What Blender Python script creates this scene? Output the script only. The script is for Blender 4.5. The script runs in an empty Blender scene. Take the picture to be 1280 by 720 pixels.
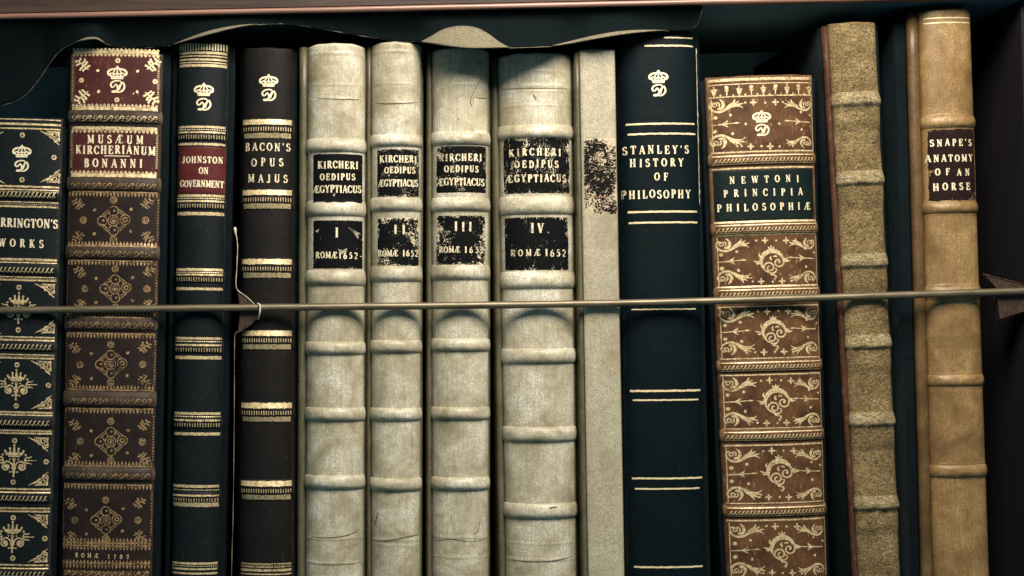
import bpy, math, random
from mathutils import Vector, Matrix, noise as mnoise

random.seed(7)
scene = bpy.context.scene
COL = scene.collection

# ------------------------------------------------------------------ camera
FPX = 2000.0                 # focal length in photo pixels (1280 wide)
PX0, PY0 = 400.0, 360.0      # optical axis in the photo (cropped photograph -> lens shift)
PITCH, ROLL = math.radians(1.75), math.radians(0.65)
CAM = Vector((0.0, -1.0, 0.0))
cf = Vector((0, math.cos(PITCH), math.sin(PITCH)))
cr0 = Vector((1, 0, 0)); cu0 = cr0.cross(cf)
cr = cr0 * math.cos(ROLL) - cu0 * math.sin(ROLL)
cu = cr0 * math.sin(ROLL) + cu0 * math.cos(ROLL)
cam_data = bpy.data.cameras.new('camera')
cam = bpy.data.objects.new('camera', cam_data); COL.objects.link(cam)
M = Matrix((cr, cu, -cf)).transposed().to_4x4(); M.translation = CAM
cam.matrix_world = M
cam_data.sensor_width = 36.0
cam_data.lens = FPX / 1280.0 * 36.0
cam_data.shift_x = (640.0 - PX0) / 1280.0
cam_data.shift_y = 0.0
cam_data.clip_start = 0.01; cam_data.clip_end = 50.0
scene.camera = cam

# ------------------------------------------------------------------ world, lamp, exposure
world = bpy.data.worlds.new('World'); scene.world = world; world.use_nodes = True
bg = world.node_tree.nodes['Background']
bg.inputs['Color'].default_value = (0.45, 0.85, 1.0, 1); bg.inputs['Strength'].default_value = 0.20  # dim teal ambient fill, added to lift the blacks and the gaps
key_d = bpy.data.lights.new('ceiling_lamp', 'AREA'); key_d.shape = 'RECTANGLE'
key_d.size = 0.44; key_d.size_y = 0.34; key_d.energy = 17.5; key_d.color = (1.0, 0.915, 0.775)
key = bpy.data.objects.new('ceiling_lamp', key_d); COL.objects.link(key)
key.location = (0.25, -0.50, 0.60)
key.rotation_euler = (Vector((0.17, 0.0, 0.10)) - key.location).to_track_quat('-Z', 'Y').to_euler()
scene.view_settings.view_transform = 'Standard'; scene.view_settings.look = 'None'
scene.view_settings.exposure = 0.0; scene.view_settings.gamma = 1.0
scene.render.engine = 'CYCLES'
scene.cycles.max_bounces = 6

# ------------------------------------------------------------------ photograph measurements -> world
def ray(px, py):
    return (cf + cr * ((px - PX0) / FPX) - cu * ((py - PY0) / FPX))
def at(px, py, Y):
    d = ray(px, py); return CAM + d * ((Y - CAM.y) / d.y)
MM = 0.001
S = 0.0005                   # one photo pixel on the plane of the spines
ZB = -0.190                  # top of the lower shelf

# ------------------------------------------------------------------ object helpers
def link(o, parent=None):
    COL.objects.link(o)
    if parent is not None: o.parent = parent
    return o
def mesh_obj(name, verts, faces, mat, parent=None, smooth=True):
    me = bpy.data.meshes.new(name); me.from_pydata(verts, [], faces); me.update()
    if smooth: me.polygons.foreach_set('use_smooth', [True] * len(me.polygons))
    me.materials.append(mat)
    return link(bpy.data.objects.new(name, me), parent)
def tag(o, label, cat, group=None):
    o['label'] = label; o['category'] = cat
    if group: o['group'] = group
    return o
def empty(name, loc=(0, 0, 0), roty=0.0):
    o = bpy.data.objects.new(name, None); o.empty_display_size = 0.02
    o.location = loc; o.rotation_euler = (0, roty, 0); return link(o)
def tube(name, pts, r, mat, parent=None, seg=8, taper=None, closed_ends=True):
    vs, fs = [], []
    n = len(pts); pts = [Vector(p) for p in pts]
    for i, p in enumerate(pts):
        t = (pts[min(i + 1, n - 1)] - pts[max(i - 1, 0)]).normalized()
        a = Vector((0, 1, 0)) if abs(t.y) < 0.9 else Vector((1, 0, 0))
        b1 = t.cross(a).normalized(); b2 = t.cross(b1)
        rr = r if taper is None else r * taper[i]
        for k in range(seg):
            an = 2 * math.pi * k / seg
            vs.append(p + b1 * (rr * math.cos(an)) + b2 * (rr * math.sin(an)))
    for i in range(n - 1):
        for k in range(seg):
            k2 = (k + 1) % seg
            fs.append((i * seg + k, i * seg + k2, (i + 1) * seg + k2, (i + 1) * seg + k))
    if closed_ends:
        fs.append(tuple(range(seg))[::-1]); fs.append(tuple((n - 1) * seg + k for k in range(seg)))
    return mesh_obj(name, vs, fs, mat, parent)
def catmull(pts, step=3):
    if len(pts) < 3: return [tuple(p) for p in pts]
    out = []
    P = [pts[0]] + list(pts) + [pts[-1]]
    for i in range(1, len(P) - 2):
        p0, p1, p2, p3 = P[i - 1], P[i], P[i + 1], P[i + 2]
        for k in range(step):
            t = k / step
            out.append(tuple(0.5 * ((2 * b) + (-a + c) * t + (2 * a - 5 * b + 4 * c - d) * t * t + (-a + 3 * b - 3 * c + d) * t ** 3)
                             for a, b, c, d in zip(p0, p1, p2, p3)))
    out.append(tuple(pts[-1])); return out

# ------------------------------------------------------------------ materials
class NT:
    def __init__(self, name):
        self.m = bpy.data.materials.new(name); self.m.use_nodes = True
        self.t = self.m.node_tree; self.n = self.t.nodes; self.l = self.t.links
        self.b = self.n['Principled BSDF']; self.out = self.n['Material Output']
        self.co = self.n.new('ShaderNodeTexCoord').outputs['Object']
    def map(self, scale, loc=(0, 0, 0)):
        m = self.n.new('ShaderNodeMapping'); m.inputs['Scale'].default_value = scale; m.inputs['Location'].default_value = loc
        self.l.new(self.co, m.inputs['Vector']); return m.outputs['Vector']
    def noise(self, scale, detail=4, rough=0.55, dist=0.0, loc=(0, 0, 0)):
        nd = self.n.new('ShaderNodeTexNoise'); nd.inputs['Scale'].default_value = 1.0
        nd.inputs['Detail'].default_value = detail; nd.inputs['Roughness'].default_value = rough; nd.inputs['Distortion'].default_value = dist
        sc = scale if isinstance(scale, tuple) else (scale,) * 3
        self.l.new(self.map(sc, loc), nd.inputs['Vector']); return nd.outputs['Fac']
    def ramp(self, fac, stops):
        r = self.n.new('ShaderNodeValToRGB'); e = r.color_ramp.elements
        while len(e) < len(stops): e.new(0.5)
        for el, (p, c) in zip(e, stops):
            el.position = p; el.color = (c, c, c, 1) if not isinstance(c, tuple) else c + (1,)
        self.l.new(fac, r.inputs['Fac']); return r.outputs['Color']
    def mix(self, fac, a, b, mode='MIX'):
        x = self.n.new('ShaderNodeMix'); x.data_type = 'RGBA'; x.blend_type = mode
        for i, v in ((0, fac), (6, a), (7, b)):
            if hasattr(v, 'is_linked') or isinstance(v, bpy.types.NodeSocket): self.l.new(v, x.inputs[i])
            elif isinstance(v, tuple): x.inputs[i].default_value = v + (1,)
            else: x.inputs[i].default_value = v
        return x.outputs[2]
    def math(self, op, a, b=0.0):
        x = self.n.new('ShaderNodeMath'); x.operation = op
        for i, v in enumerate((a, b)):
            if isinstance(v, bpy.types.NodeSocket): self.l.new(v, x.inputs[i])
            else: x.inputs[i].default_value = v
        return x.outputs[0]
    def bump(self, h, dist, strength=1.0, normal=None):
        b = self.n.new('ShaderNodeBump'); b.inputs['Distance'].default_value = dist; b.inputs['Strength'].default_value = strength
        self.l.new(h, b.inputs['Height'])
        if normal is not None: self.l.new(normal, b.inputs['Normal'])
        return b.outputs['Normal']
    def set(self, color=None, rough=None, normal=None, metal=None, spec=None):
        for nm, v in (('Base Color', color), ('Roughness', rough), ('Normal', normal), ('Metallic', metal), ('Specular IOR Level', spec)):
            if v is None: continue
            if isinstance(v, bpy.types.NodeSocket): self.l.new(v, self.b.inputs[nm])
            elif isinstance(v, tuple): self.b.inputs[nm].default_value = v + (1,)
            else: self.b.inputs[nm].default_value = v
        return self

def m_leather(name, c0, c1, worn, worn_amt=0.62, rough=0.5, grain=1500, gd=0.00006, spec=0.13, seed=0.0):
    n = NT(name); L = (seed * 3.1, seed * 1.7, seed * 2.3)
    a = n.noise(70, 6, 0.65, 0.3, L); g = n.noise(grain, 3, 0.6, 0.2, L); f = n.noise((500, 500, 180), 5, 0.7, 0.0, L)
    col = n.mix(n.ramp(a, [(0.33, 0.0), (0.67, 1.0)]), c0, c1)
    col = n.mix(n.ramp(f, [(worn_amt, 0.0), (worn_amt + 0.14, 1.0)]), col, worn)
    gx = n.n.new('ShaderNodeSeparateXYZ'); gt = n.n.new('ShaderNodeTexCoord'); n.l.new(gt.outputs['Generated'], gx.inputs[0])
    ej = n.math('ADD', n.math('ABSOLUTE', n.math('SUBTRACT', gx.outputs[0], 0.5)), n.math('MULTIPLY', n.math('SUBTRACT', f, 0.5), 0.12))
    col = n.mix(n.ramp(ej, [(0.455, 0.0), (0.50, 0.75)]), col, worn)          # leather rubbed along the joints
    sc = n.noise((260, 260, 1500), 3, 0.6, 2.5, L)
    col = n.mix(n.ramp(sc, [(0.70, 0.0), (0.735, 0.55)]), col, worn)           # scratches
    nm = n.bump(g, gd, 1.0); nm = n.bump(n.noise(260, 4, 0.6, 0.0, L), 0.00012, 0.8, nm)
    n.set(col, n.math('MULTIPLY_ADD', a, 0.3), nm, spec=spec)
    n.b.inputs['Roughness'].default_value = rough
    for l in list(n.b.inputs['Roughness'].links): n.l.remove(l)
    return n.m
def m_vellum(name, dark, mid, light, seed=0.0, streak=1.0, spec=0.35, stain=None):
    n = NT(name); L = (seed * 3.7, seed * 1.3, seed * 2.9)
    a = n.noise(42, 7, 0.66, 0.4, L); st = n.noise((800, 800, 42), 6, 0.70, 0.5, L); g = n.noise(1300, 4, 0.75, 0.0, L)
    sp = n.noise(230, 5, 0.6, 0.6, (L[0] + 9, L[1], L[2]))
    col = n.ramp(a, [(0.33, dark), (0.49, mid), (0.66, light)])
    dk = tuple(c * 0.55 for c in dark)
    col = n.mix(n.ramp(st, [(0.49, 0.0), (0.76, 0.68 * streak)]), col, dk)
    col = n.mix(n.ramp(sp, [(0.60, 0.0), (0.74, 0.45)]), col, dk)
    col = n.mix(n.ramp(g, [(0.38, 0.80), (0.60, 0.0)]), col, tuple(c * 0.45 for c in mid))
    p2 = n.noise(1900, 2, 0.6, 0.0, (L[0] + 5, L[1], L[2]))
    col = n.mix(n.ramp(p2, [(0.30, 0.75), (0.52, 0.0)]), col, tuple(c * 0.42 for c in mid))
    if stain:       # old water mark across the spine, local height range in metres
        sx = n.n.new('ShaderNodeSeparateXYZ'); n.l.new(n.co, sx.inputs[0])
        z = n.math('ADD', sx.outputs[2], n.math('MULTIPLY', n.math('SUBTRACT', a, 0.5), 0.006)); w = stain[1] - stain[0]
        up = n.math('DIVIDE', n.math('SUBTRACT', z, stain[0]), w)
        col = n.mix(n.ramp(up, [(0.0, 0.0), (0.12, 0.35), (0.88, 0.55), (0.97, 0.0)]), col, tuple(c * 0.42 for c in mid))
    nm = n.bump(g, 0.00009, 1.0); nm = n.bump(st, 0.00014, 0.8, nm); nm = n.bump(n.noise(120, 4, 0.6, 0, L), 0.0005, 0.6, nm)
    n.set(col, 0.40, nm, spec=spec); return n.m
def m_suede(name, dark, mid, light, seed=0.0):
    n = NT(name); L = (seed, seed * 2, seed * 3)
    a = n.noise(60, 6, 0.7, 0.5, L); g = n.noise((330, 330, 640), 6, 0.72, 1.4, L)
    col = n.ramp(a, [(0.28, dark), (0.5, mid), (0.74, light)])
    col = n.mix(n.ramp(g, [(0.38, 0.9), (0.54, 0.0)]), col, tuple(c * 0.3 for c in dark))
    col = n.mix(n.ramp(g, [(0.56, 0.0), (0.78, 0.7)]), col, light)
    h = n.noise((1000, 1000, 1350), 4, 0.7, 1.2, L)
    col = n.mix(n.ramp(h, [(0.38, 0.8), (0.51, 0.0)]), col, tuple(c * 0.40 for c in dark)); col = n.mix(n.ramp(h, [(0.54, 0.0), (0.70, 0.8)]), col, tuple(min(1, c * 1.25) for c in light))
    n.set(col, 0.7, n.bump(h, 0.0009, 1.0, n.bump(g, 0.0019, 1.0)), spec=0.3); return n.m
def m_gold(name, c=(0.78, 0.62, 0.36), worn=(0.20, 0.13, 0.06), wear=0.36, hole=0.30, rough=0.5, metal=0.3, seed=0.0):
    n = NT(name); L = (seed * 5, seed * 7, seed)
    a = n.noise(700, 4, 0.7, 0.3, L); h = n.noise(1500, 3, 0.65, 0.0, (L[0] + 3, L[1], L[2])); big = n.noise(90, 3, 0.6, 0, L)
    col = n.mix(n.ramp(a, [(wear - 0.06, 1.0), (wear + 0.16, 0.0)]), c, worn)
    n.set(col, rough, n.bump(a, 0.00003, 0.8), metal, 0.5)
    tr = n.n.new('ShaderNodeBsdfTransparent'); mx = n.n.new('ShaderNodeMixShader')
    fac = n.ramp(n.math('ADD', h, n.math('MULTIPLY', n.math('SUBTRACT', big, 0.5), 0.8)), [(hole, 0.0), (hole + 0.07, 1.0)])
    n.l.new(fac, mx.inputs[0]); n.l.new(tr.outputs[0], mx.inputs[1]); n.l.new(n.b.outputs[0], mx.inputs[2])
    n.l.new(mx.outputs[0], n.out.inputs['Surface']); return n.m
def m_label(name, base, under, flake=0.66, seed=0.0, scale=330, stretch=(1, 1, 1), soft=0.03):
    n = NT(name); L = (seed * 11.3, seed * 4.1, seed * 7.7)
    f = n.noise(tuple(scale * s for s in stretch), 6, 0.66, 1.8, L); b = n.noise(85, 3, 0.5, 0.3, L); g = n.noise(1500, 3, 0.6, 0, L)
    v = n.math('ADD', f, n.math('MULTIPLY', n.math('SUBTRACT', b, 0.5), 0.55))
    gx = n.n.new('ShaderNodeSeparateXYZ'); gt = n.n.new('ShaderNodeTexCoord'); n.l.new(gt.outputs['Generated'], gx.inputs[0])
    ed = n.math('MAXIMUM', n.math('ABSOLUTE', n.math('SUBTRACT', gx.outputs[0], 0.5)), n.math('ABSOLUTE', n.math('SUBTRACT', gx.outputs[2], 0.5)))
    v = n.math('ADD', v, n.ramp(ed, [(0.42, 0.0), (0.5, 0.09)]))
    fl = n.ramp(v, [(flake, 0.0), (flake + soft, 1.0)])
    fine = n.ramp(n.noise(1100, 4, 0.7, 0.8, L), [(0.68, 0.0), (0.76, 0.4)])
    fl2 = n.mix(1.0, fl, fine, 'LIGHTEN')
    und = n.mix(n.noise(500, 3, 0.6, 0, L), under, tuple(c * 0.55 for c in under))
    col = n.mix(fl2, base, und)
    inv = n.math('SUBTRACT', 1.0, fl)
    nm = n.bump(inv, 0.00012, 1.0); nm = n.bump(g, 0.00004, 1.0, nm)
    n.set(col, 0.7, nm, spec=0.05); return n.m
def m_plain(name, c0, c1, scale=200, rough=0.6, spec=0.3, stretch=(1, 1, 1), bump=0.0001, metal=0.0):
    n = NT(name); a = n.noise(tuple(scale * s for s in stretch), 6, 0.65, 0.4)
    n.set(n.mix(n.ramp(a, [(0.32, 0.0), (0.68, 1.0)]), c0, c1), rough, n.bump(a, bump, 1.0), metal, spec); return n.m

VD, VM, VL = (0.215, 0.175, 0.10), (0.46, 0.412, 0.30), (0.72, 0.685, 0.59)
MAT = dict(
    black=m_leather('black_leather', (0.002, 0.0042, 0.006), (0.0045, 0.0068, 0.0082), (0.030, 0.029, 0.026), 0.61, 0.6, seed=1),
    blackblue=m_leather('blue_black_leather', (0.0006, 0.0034, 0.0048), (0.0012, 0.005, 0.0068), (0.016, 0.022, 0.025), 0.64, 0.55, 1100, 0.00008, 0.09, seed=2),
    plum=m_leather('dark_plum_leather', (0.0045, 0.004, 0.004), (0.008, 0.0062, 0.0058), (0.040, 0.029, 0.022), 0.62, 0.6, seed=3),
    umber=m_leather('dark_umber_leather', (0.010, 0.007, 0.007), (0.020, 0.012, 0.010), (0.075, 0.05, 0.034), 0.63, 0.5, seed=4),
    umberband=m_leather('rubbed_umber_leather', (0.022, 0.015, 0.012), (0.045, 0.031, 0.024), (0.12, 0.085, 0.06), 0.58, 0.5, seed=14),
    red=m_leather('worn_red_leather', (0.034, 0.008, 0.008), (0.062, 0.016, 0.014), (0.20, 0.10, 0.07), 0.60, 0.5, seed=5),
    redlabel=m_leather('red_label_leather', (0.050, 0.008, 0.009), (0.080, 0.016, 0.015), (0.18, 0.07, 0.05), 0.64, 0.5, seed=6),
    brown=m_leather('calf_brown_leather', (0.036, 0.017, 0.0095), (0.106, 0.049, 0.022), (0.26, 0.15, 0.075), 0.58, 0.45, 1000, 0.00007, seed=7),
    tan=m_vellum('golden_tan_calf', (0.115, 0.061, 0.021), (0.245, 0.147, 0.058), (0.40, 0.262, 0.118), 8.0, 0.9),
    tanside=m_vellum('shaded_tan_calf', (0.055, 0.029, 0.011), (0.105, 0.059, 0.023), (0.16, 0.095, 0.04), 9.0, 0.6),  # darker copy of the tan calf: shade of the left side in its colour
    suede=m_suede('olive_suede', (0.115, 0.074, 0.026), (0.285, 0.192, 0.078), (0.47, 0.35, 0.17), 1.0),
    suederidge=m_suede('worn_suede_ridge', (0.20, 0.145, 0.062), (0.40, 0.305, 0.16), (0.60, 0.49, 0.31), 2.0),
    redboard=m_leather('red_brown_board', (0.035, 0.014, 0.009), (0.066, 0.029, 0.018), (0.15, 0.085, 0.05), 0.56, 0.5, seed=10),
    v1=m_vellum('vellum_one', VD, VM, VL, 1.0), v2=m_vellum('vellum_two', VD, VM, VL, 2.0),
    v3=m_vellum('vellum_three', VD, VM, VL, 3.0), v4=m_vellum('vellum_four', VD, VM, VL, 4.0),
    strip=m_vellum('pale_torn_vellum', (0.34, 0.27, 0.16), (0.58, 0.52, 0.39), (0.74, 0.69, 0.57), 15.0, 1.3),
    white=m_vellum('white_vellum', (0.26, 0.218, 0.138), (0.385, 0.342, 0.245), (0.47, 0.43, 0.33), 5.0, 0.5),
    vside=m_vellum('shadowed_board_vellum', (0.06, 0.053, 0.028), (0.105, 0.095, 0.053), (0.155, 0.14, 0.085), 6.0),  # darker copy of the vellum: shade beside the spines put into the colour
    paper=m_plain('page_edges', (0.20, 0.17, 0.11), (0.34, 0.30, 0.20), 900, 0.9, 0.1, (1, 0.02, 0.02)),
    gold=m_gold('bright_gilt', (0.70, 0.57, 0.345), (0.40, 0.29, 0.14), 0.34, 0.10, seed=1),
    goldw=m_gold('worn_gilt', (0.60, 0.47, 0.27), (0.20, 0.13, 0.055), 0.42, 0.30, seed=2),
    golddull=m_gold('dull_gilt', (0.42, 0.27, 0.12), (0.12, 0.07, 0.035), 0.46, 0.36, rough=0.5, seed=3),
    goldnewt=m_gold('pale_gilt', (0.64, 0.52, 0.305), (0.30, 0.19, 0.085), 0.44, 0.30, seed=4),
    letter=m_gold('gilt_lettering', (0.76, 0.655, 0.45), (0.38, 0.28, 0.155), 0.37, 0.25, metal=0.3, seed=5),
    letterw=m_gold('worn_gilt_lettering', (0.80, 0.68, 0.47), (0.34, 0.25, 0.14), 0.40, 0.33, metal=0.3, seed=6),
    brass=m_plain('aged_brass', (0.075, 0.06, 0.037), (0.18, 0.15, 0.10), 420, 0.45, 0.4, (0.12, 1, 1), 0.00005, 0.6),
    wood=m_plain('brown_shelf_wood', (0.014, 0.008, 0.006), (0.050, 0.027, 0.020), 330, 0.5, 0.25, (0.035, 1, 1), 0.00012),
    bead=m_plain('polished_bead_wood', (0.14, 0.070, 0.050), (0.24, 0.13, 0.095), 330, 0.33, 0.5, (0.035, 1, 1), 0.00005),
    darkwood=m_plain('dark_case_wood', (0.018, 0.026, 0.031), (0.028, 0.037, 0.042), 300, 1.0, 0.0, (1, 1, 0.04), 0.0001),
    underside=m_plain('lifted_teal_underside', (0.05, 0.10, 0.125), (0.07, 0.13, 0.155), 300, 1.0, 0.0, (0.1, 1, 1), 0.0001),  # teal raised to brighten the void under the shelf, in place of light
    backlift=m_plain('lifted_teal_back', (0.30, 0.46, 0.52), (0.38, 0.54, 0.60), 300, 1.0, 0.0, (1, 1, 0.1), 0.0001),  # pale teal stands in for light in the dark void behind the books
    crack=m_plain('dirty_crack', (0.060, 0.047, 0.026), (0.15, 0.12, 0.072), 900, 0.8, 0.1),
    sidewood=m_plain('purple_brown_wood', (0.008, 0.008, 0.010), (0.015, 0.012, 0.013), 300, 0.8, 0.1, (1, 1, 0.04), 0.0001),
    cloth=m_leather('gap_shade_board', (0.003, 0.0055, 0.007), (0.005, 0.008, 0.010), (0.014, 0.018, 0.019), 0.74, 0.8, spec=0.03, seed=15),  # near-black teal: the shade of the gaps between books is in this colour
    goldmid=m_gold('muted_gilt', (0.56, 0.44, 0.25), (0.22, 0.15, 0.07), 0.40, 0.17, seed=7),
    lit_tan=m_plain('lit_leather_tan', (0.070, 0.060, 0.040), (0.20, 0.175, 0.12), 1000, 0.9, 0.1, (1, 1, 1), 0.0002),  # paler than the sheet: light on the forward curls put into the colour
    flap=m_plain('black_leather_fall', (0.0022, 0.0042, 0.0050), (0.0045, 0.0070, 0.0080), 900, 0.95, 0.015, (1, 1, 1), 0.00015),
    fray=m_plain('frayed_edge', (0.06, 0.052, 0.034), (0.27, 0.235, 0.165), 1400, 0.8, 0.2),
    lug=m_plain('reddish_bracket_wood', (0.010, 0.006, 0.005), (0.055, 0.029, 0.019), 620, 0.55, 0.3, (1, 1, 0.35), 0.0002),
    pale=m_plain('pale_worn_edge', (0.40, 0.35, 0.25), (0.62, 0.56, 0.42), 900, 0.6, 0.3),
)

# ------------------------------------------------------------------ book
class Book:
    def __init__(self, name, label, group=None, TL=(0, 0), TR=(0, 0), BL=0, BR=0, Y0=0.0, D=4.0, n=2.5, mat=None, ridges=(), yb=715.0,
                 wob=0.12, cap=1.6, seed=0):
        self.Y0 = Y0; self.D = D * MM; self.n = n; self.bands = []; self.seed = seed * 7.31; self.wob = wob * MM
        yt = 0.5 * (TL[1] + TR[1]); Ye = Y0 + self.D
        a, b, c, d = at(TL[0], yt, Ye), at(TR[0], yt, Ye), at(BL, yb, Ye), at(BR, yb, Ye)
        top, bot = (a + b) / 2, (c + d) / 2
        self.th = math.atan2(top.x - bot.x, top.z - bot.z)
        self.ox = bot.x + (ZB - bot.z) * math.tan(self.th); self.oz = ZB + abs(math.sin(self.th)) * (b.x - a.x) / 2
        la, lb, lc, ld = (self.to_local(p) for p in (a, b, c, d))
        self.H = (la[1] + lb[1]) / 2
        self.uL = lambda v, p=lc, q=la: p[0] + (q[0] - p[0]) * (v - p[1]) / (q[1] - p[1])
        self.uR = lambda v, p=ld, q=lb: p[0] + (q[0] - p[0]) * (v - p[1]) / (q[1] - p[1])
        self.tilt = (TL[1] - TR[1]) * S          # slope of the top edge
        self.root = empty(name, (self.ox, Y0, self.oz), self.th)
        tag(self.root, label, 'book', group)
        self.mat = mat; self.cap = cap * MM
        self.ridges = [(self.v(y), hh * S, h * MM, k, tc) for (y, hh, h, k, tc) in ridges]
    def to_local(self, p):
        dx, dz = p.x - self.ox, p.z - self.oz; c, s = math.cos(self.th), math.sin(self.th)
        return (dx * c - dz * s, dx * s + dz * c)
    def loc(self, px, py):
        Y = self.Y0
        for _ in range(5):
            u, v = self.to_local(at(px, py, Y)); Y = self.Y0 + self.depth(u, v)
        return u, v
    def cx(self, py):
        for_px = lambda u, v: None
        v = self.to_local(at(PX0, py, self.Y0))[1]
        um = (self.uL(v) + self.uR(v)) / 2
        w = Vector((self.ox + um * math.cos(self.th) + v * math.sin(self.th), self.Y0, self.oz - um * math.sin(self.th) + v * math.cos(self.th)))
        c = w - CAM; return PX0 + FPX * c.dot(cr) / c.dot(cf)
    def v(self, py):
        return self.to_local(at(self.cx(py), py, self.Y0))[1]
    @staticmethod
    def prof(t, k, tc):
        if abs(t) >= 1: return 0.0
        t = (t - tc) / (1 - tc) if t > tc else (t - tc) / (1 + tc)
        return max(0.0, 1 - t * t) ** k
    def base(self, u, v):
        l, r = self.uL(v), self.uR(v); s = max(-1.0, min(1.0, 2 * (u - (l + r) / 2) / (r - l)))
        d = self.D * (1 - (1 - abs(s) ** self.n) ** (1 / self.n))
        d += self.wob * (mnoise.noise((u * 90 + self.seed, v * 55, 3.3)) + 0.5 * mnoise.noise((u * 300, v * 200 + self.seed, 1.1)))
        for (vc, hh, h, k, tc) in getattr(self, 'ridges', ()):
            vv = v + 0.0006 * mnoise.noise((u * 120 + vc * 900, 5.5, self.seed))
            if abs(vv - vc) < hh: d -= h * self.prof((vv - vc) / hh, k, tc)
        return d
    def depth(self, u, v):
        d = self.base(u, v)
        for (vc, hh, h, k, tc) in self.bands:
            if abs(v - vc) < hh: d -= h * self.prof((v - vc) / hh, k, tc)
        return d
    def pt(self, u, v, lift=0.0):
        l, r = self.uL(v), self.uR(v); e = (r - l) * 0.006
        uu = max(l + e, min(r - e, u)); return (uu, self.depth(uu, v) - lift, v)
    def build_spine(self, rows_px=1.6, round_top=0.0):
        nv = int(self.H / (rows_px * S)); nu = 40; vs, fs = [], []
        for j in range(nv + 1):
            v = self.H * j / nv
            for i in range(nu + 3):
                ph = -math.pi / 2 + math.pi * (i - 1) / nu
                l, r = self.uL(v), self.uR(v); m, hw = (l + r) / 2, (r - l) / 2
                if i in (0, nu + 2):      # turn back into the joint
                    sgn = -1 if i == 0 else 1
                    vs.append((m + sgn * (hw - 0.0004), self.D + 0.006, v)); continue
                sn, cs = math.sin(ph), math.cos(ph)
                u = m + hw * math.copysign(abs(sn) ** (2 / self.n), sn)
                vv = v + (self.tilt * (u - m) / (2 * hw)) * (v / self.H) ** 6 + 0.0005 * mnoise.noise((u * 150 + self.seed, 8.8, 0)) * (v / self.H) ** 20
                if round_top: vv -= round_top * S * abs((u - m) / hw) ** 4 * (v / self.H) ** 30
                y = self.base(u, min(v, self.H))
                top = self.H - v
                if top < self.cap: y += self.cap * (1 - math.sqrt(max(0, 1 - (1 - top / self.cap) ** 2)))
                vs.append((u, y, vv))
        w = nu + 3
        for j in range(nv):
            for i in range(w - 1):
                fs.append((j * w + i, j * w + i + 1, (j + 1) * w + i + 1, (j + 1) * w + i))
        self.spine = mesh_obj('spine', vs, fs, self.mat, self.root); return self
    def slab(self, name, ua, ub, y0, y1, v0, v1, mat, rad=0.0008, back=False):
        """board standing behind the spine: ua, ub are functions of v; rounded front edge"""
        prof = []
        for k in range(9):
            a = math.pi * k / 8; prof.append((0.5 - 0.5 * math.cos(a), -math.sin(a)))
        vs, fs = [], []; nv = 14
        for j in range(nv + 1):
            v = v0 + (v1 - v0) * j / nv
            A, B = ua(v), ub(v)
            ring = [(A + (B - A) * p, y0 + q * rad + rad) for p, q in prof] + [(B, y1), (A, y1)]
            for (x, y) in ring:
                vs.append((x + 0.00025 * mnoise.noise((v * 60, x * 100, self.seed)), y, v + (self.tilt * 0.3 if j == nv else 0) * 0))
        w = len(prof) + 2
        for j in range(nv):
            for i in range(w):
                i2 = (i + 1) % w; fs.append((j * w + i, j * w + i2, (j + 1) * w + i2, (j + 1) * w + i))
        fs.append(tuple(range(w))[::-1]); fs.append(tuple(nv * w + i for i in range(w)))
        o = mesh_obj(name, vs, fs, mat, self.root); 
        return o
    def boards(self, mat, left=0.0, right=0.0, yl=1.0, rad=2.0, depth=0.165, mat_left=None, drop=1.0, lt=3.0, joint=0.0, ext=0.0):
        """left / right: how far (px) each board shows beyond the spine"""
        D = self.D; top = self.H - drop * MM
        if joint:      # leather of the spine turned over the board edge, plain board behind it
            self.slab('joint', lambda v: self.uL(v) - left * S, lambda v: self.uL(v) + 0.0003, D + yl * MM, D + joint * MM, 0.0002, top, mat_left or mat, rad * MM)
            self.slab('board', lambda v: self.uL(v) - (left + ext) * S + 0.0006, lambda v: self.uL(v) + 0.003, D + joint * MM, depth, 0.0002, top, mat, 0.3 * MM)
        else:
            self.slab('board', lambda v: self.uL(v) - left * S, lambda v: self.uL(v) + lt * MM * (0 if left > 4 else 1) + (0.0003 if left > 4 else 0), D + yl * MM, depth, 0.0002, top, mat_left or mat, rad * MM)
        self.slab('board', lambda v: self.uR(v) - 3 * MM, lambda v: self.uR(v) + right * S, D + 2.2 * MM, depth, 0.0002, top, mat, 1.2 * MM)
        self.slab('page_block', lambda v: self.uL(v) + 3.2 * MM, lambda v: self.uR(v) - 3.2 * MM, D + 3 * MM, depth - 0.006, 0.003, top - 0.004, MAT['paper'], 0.3 * MM)
        return self
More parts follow.
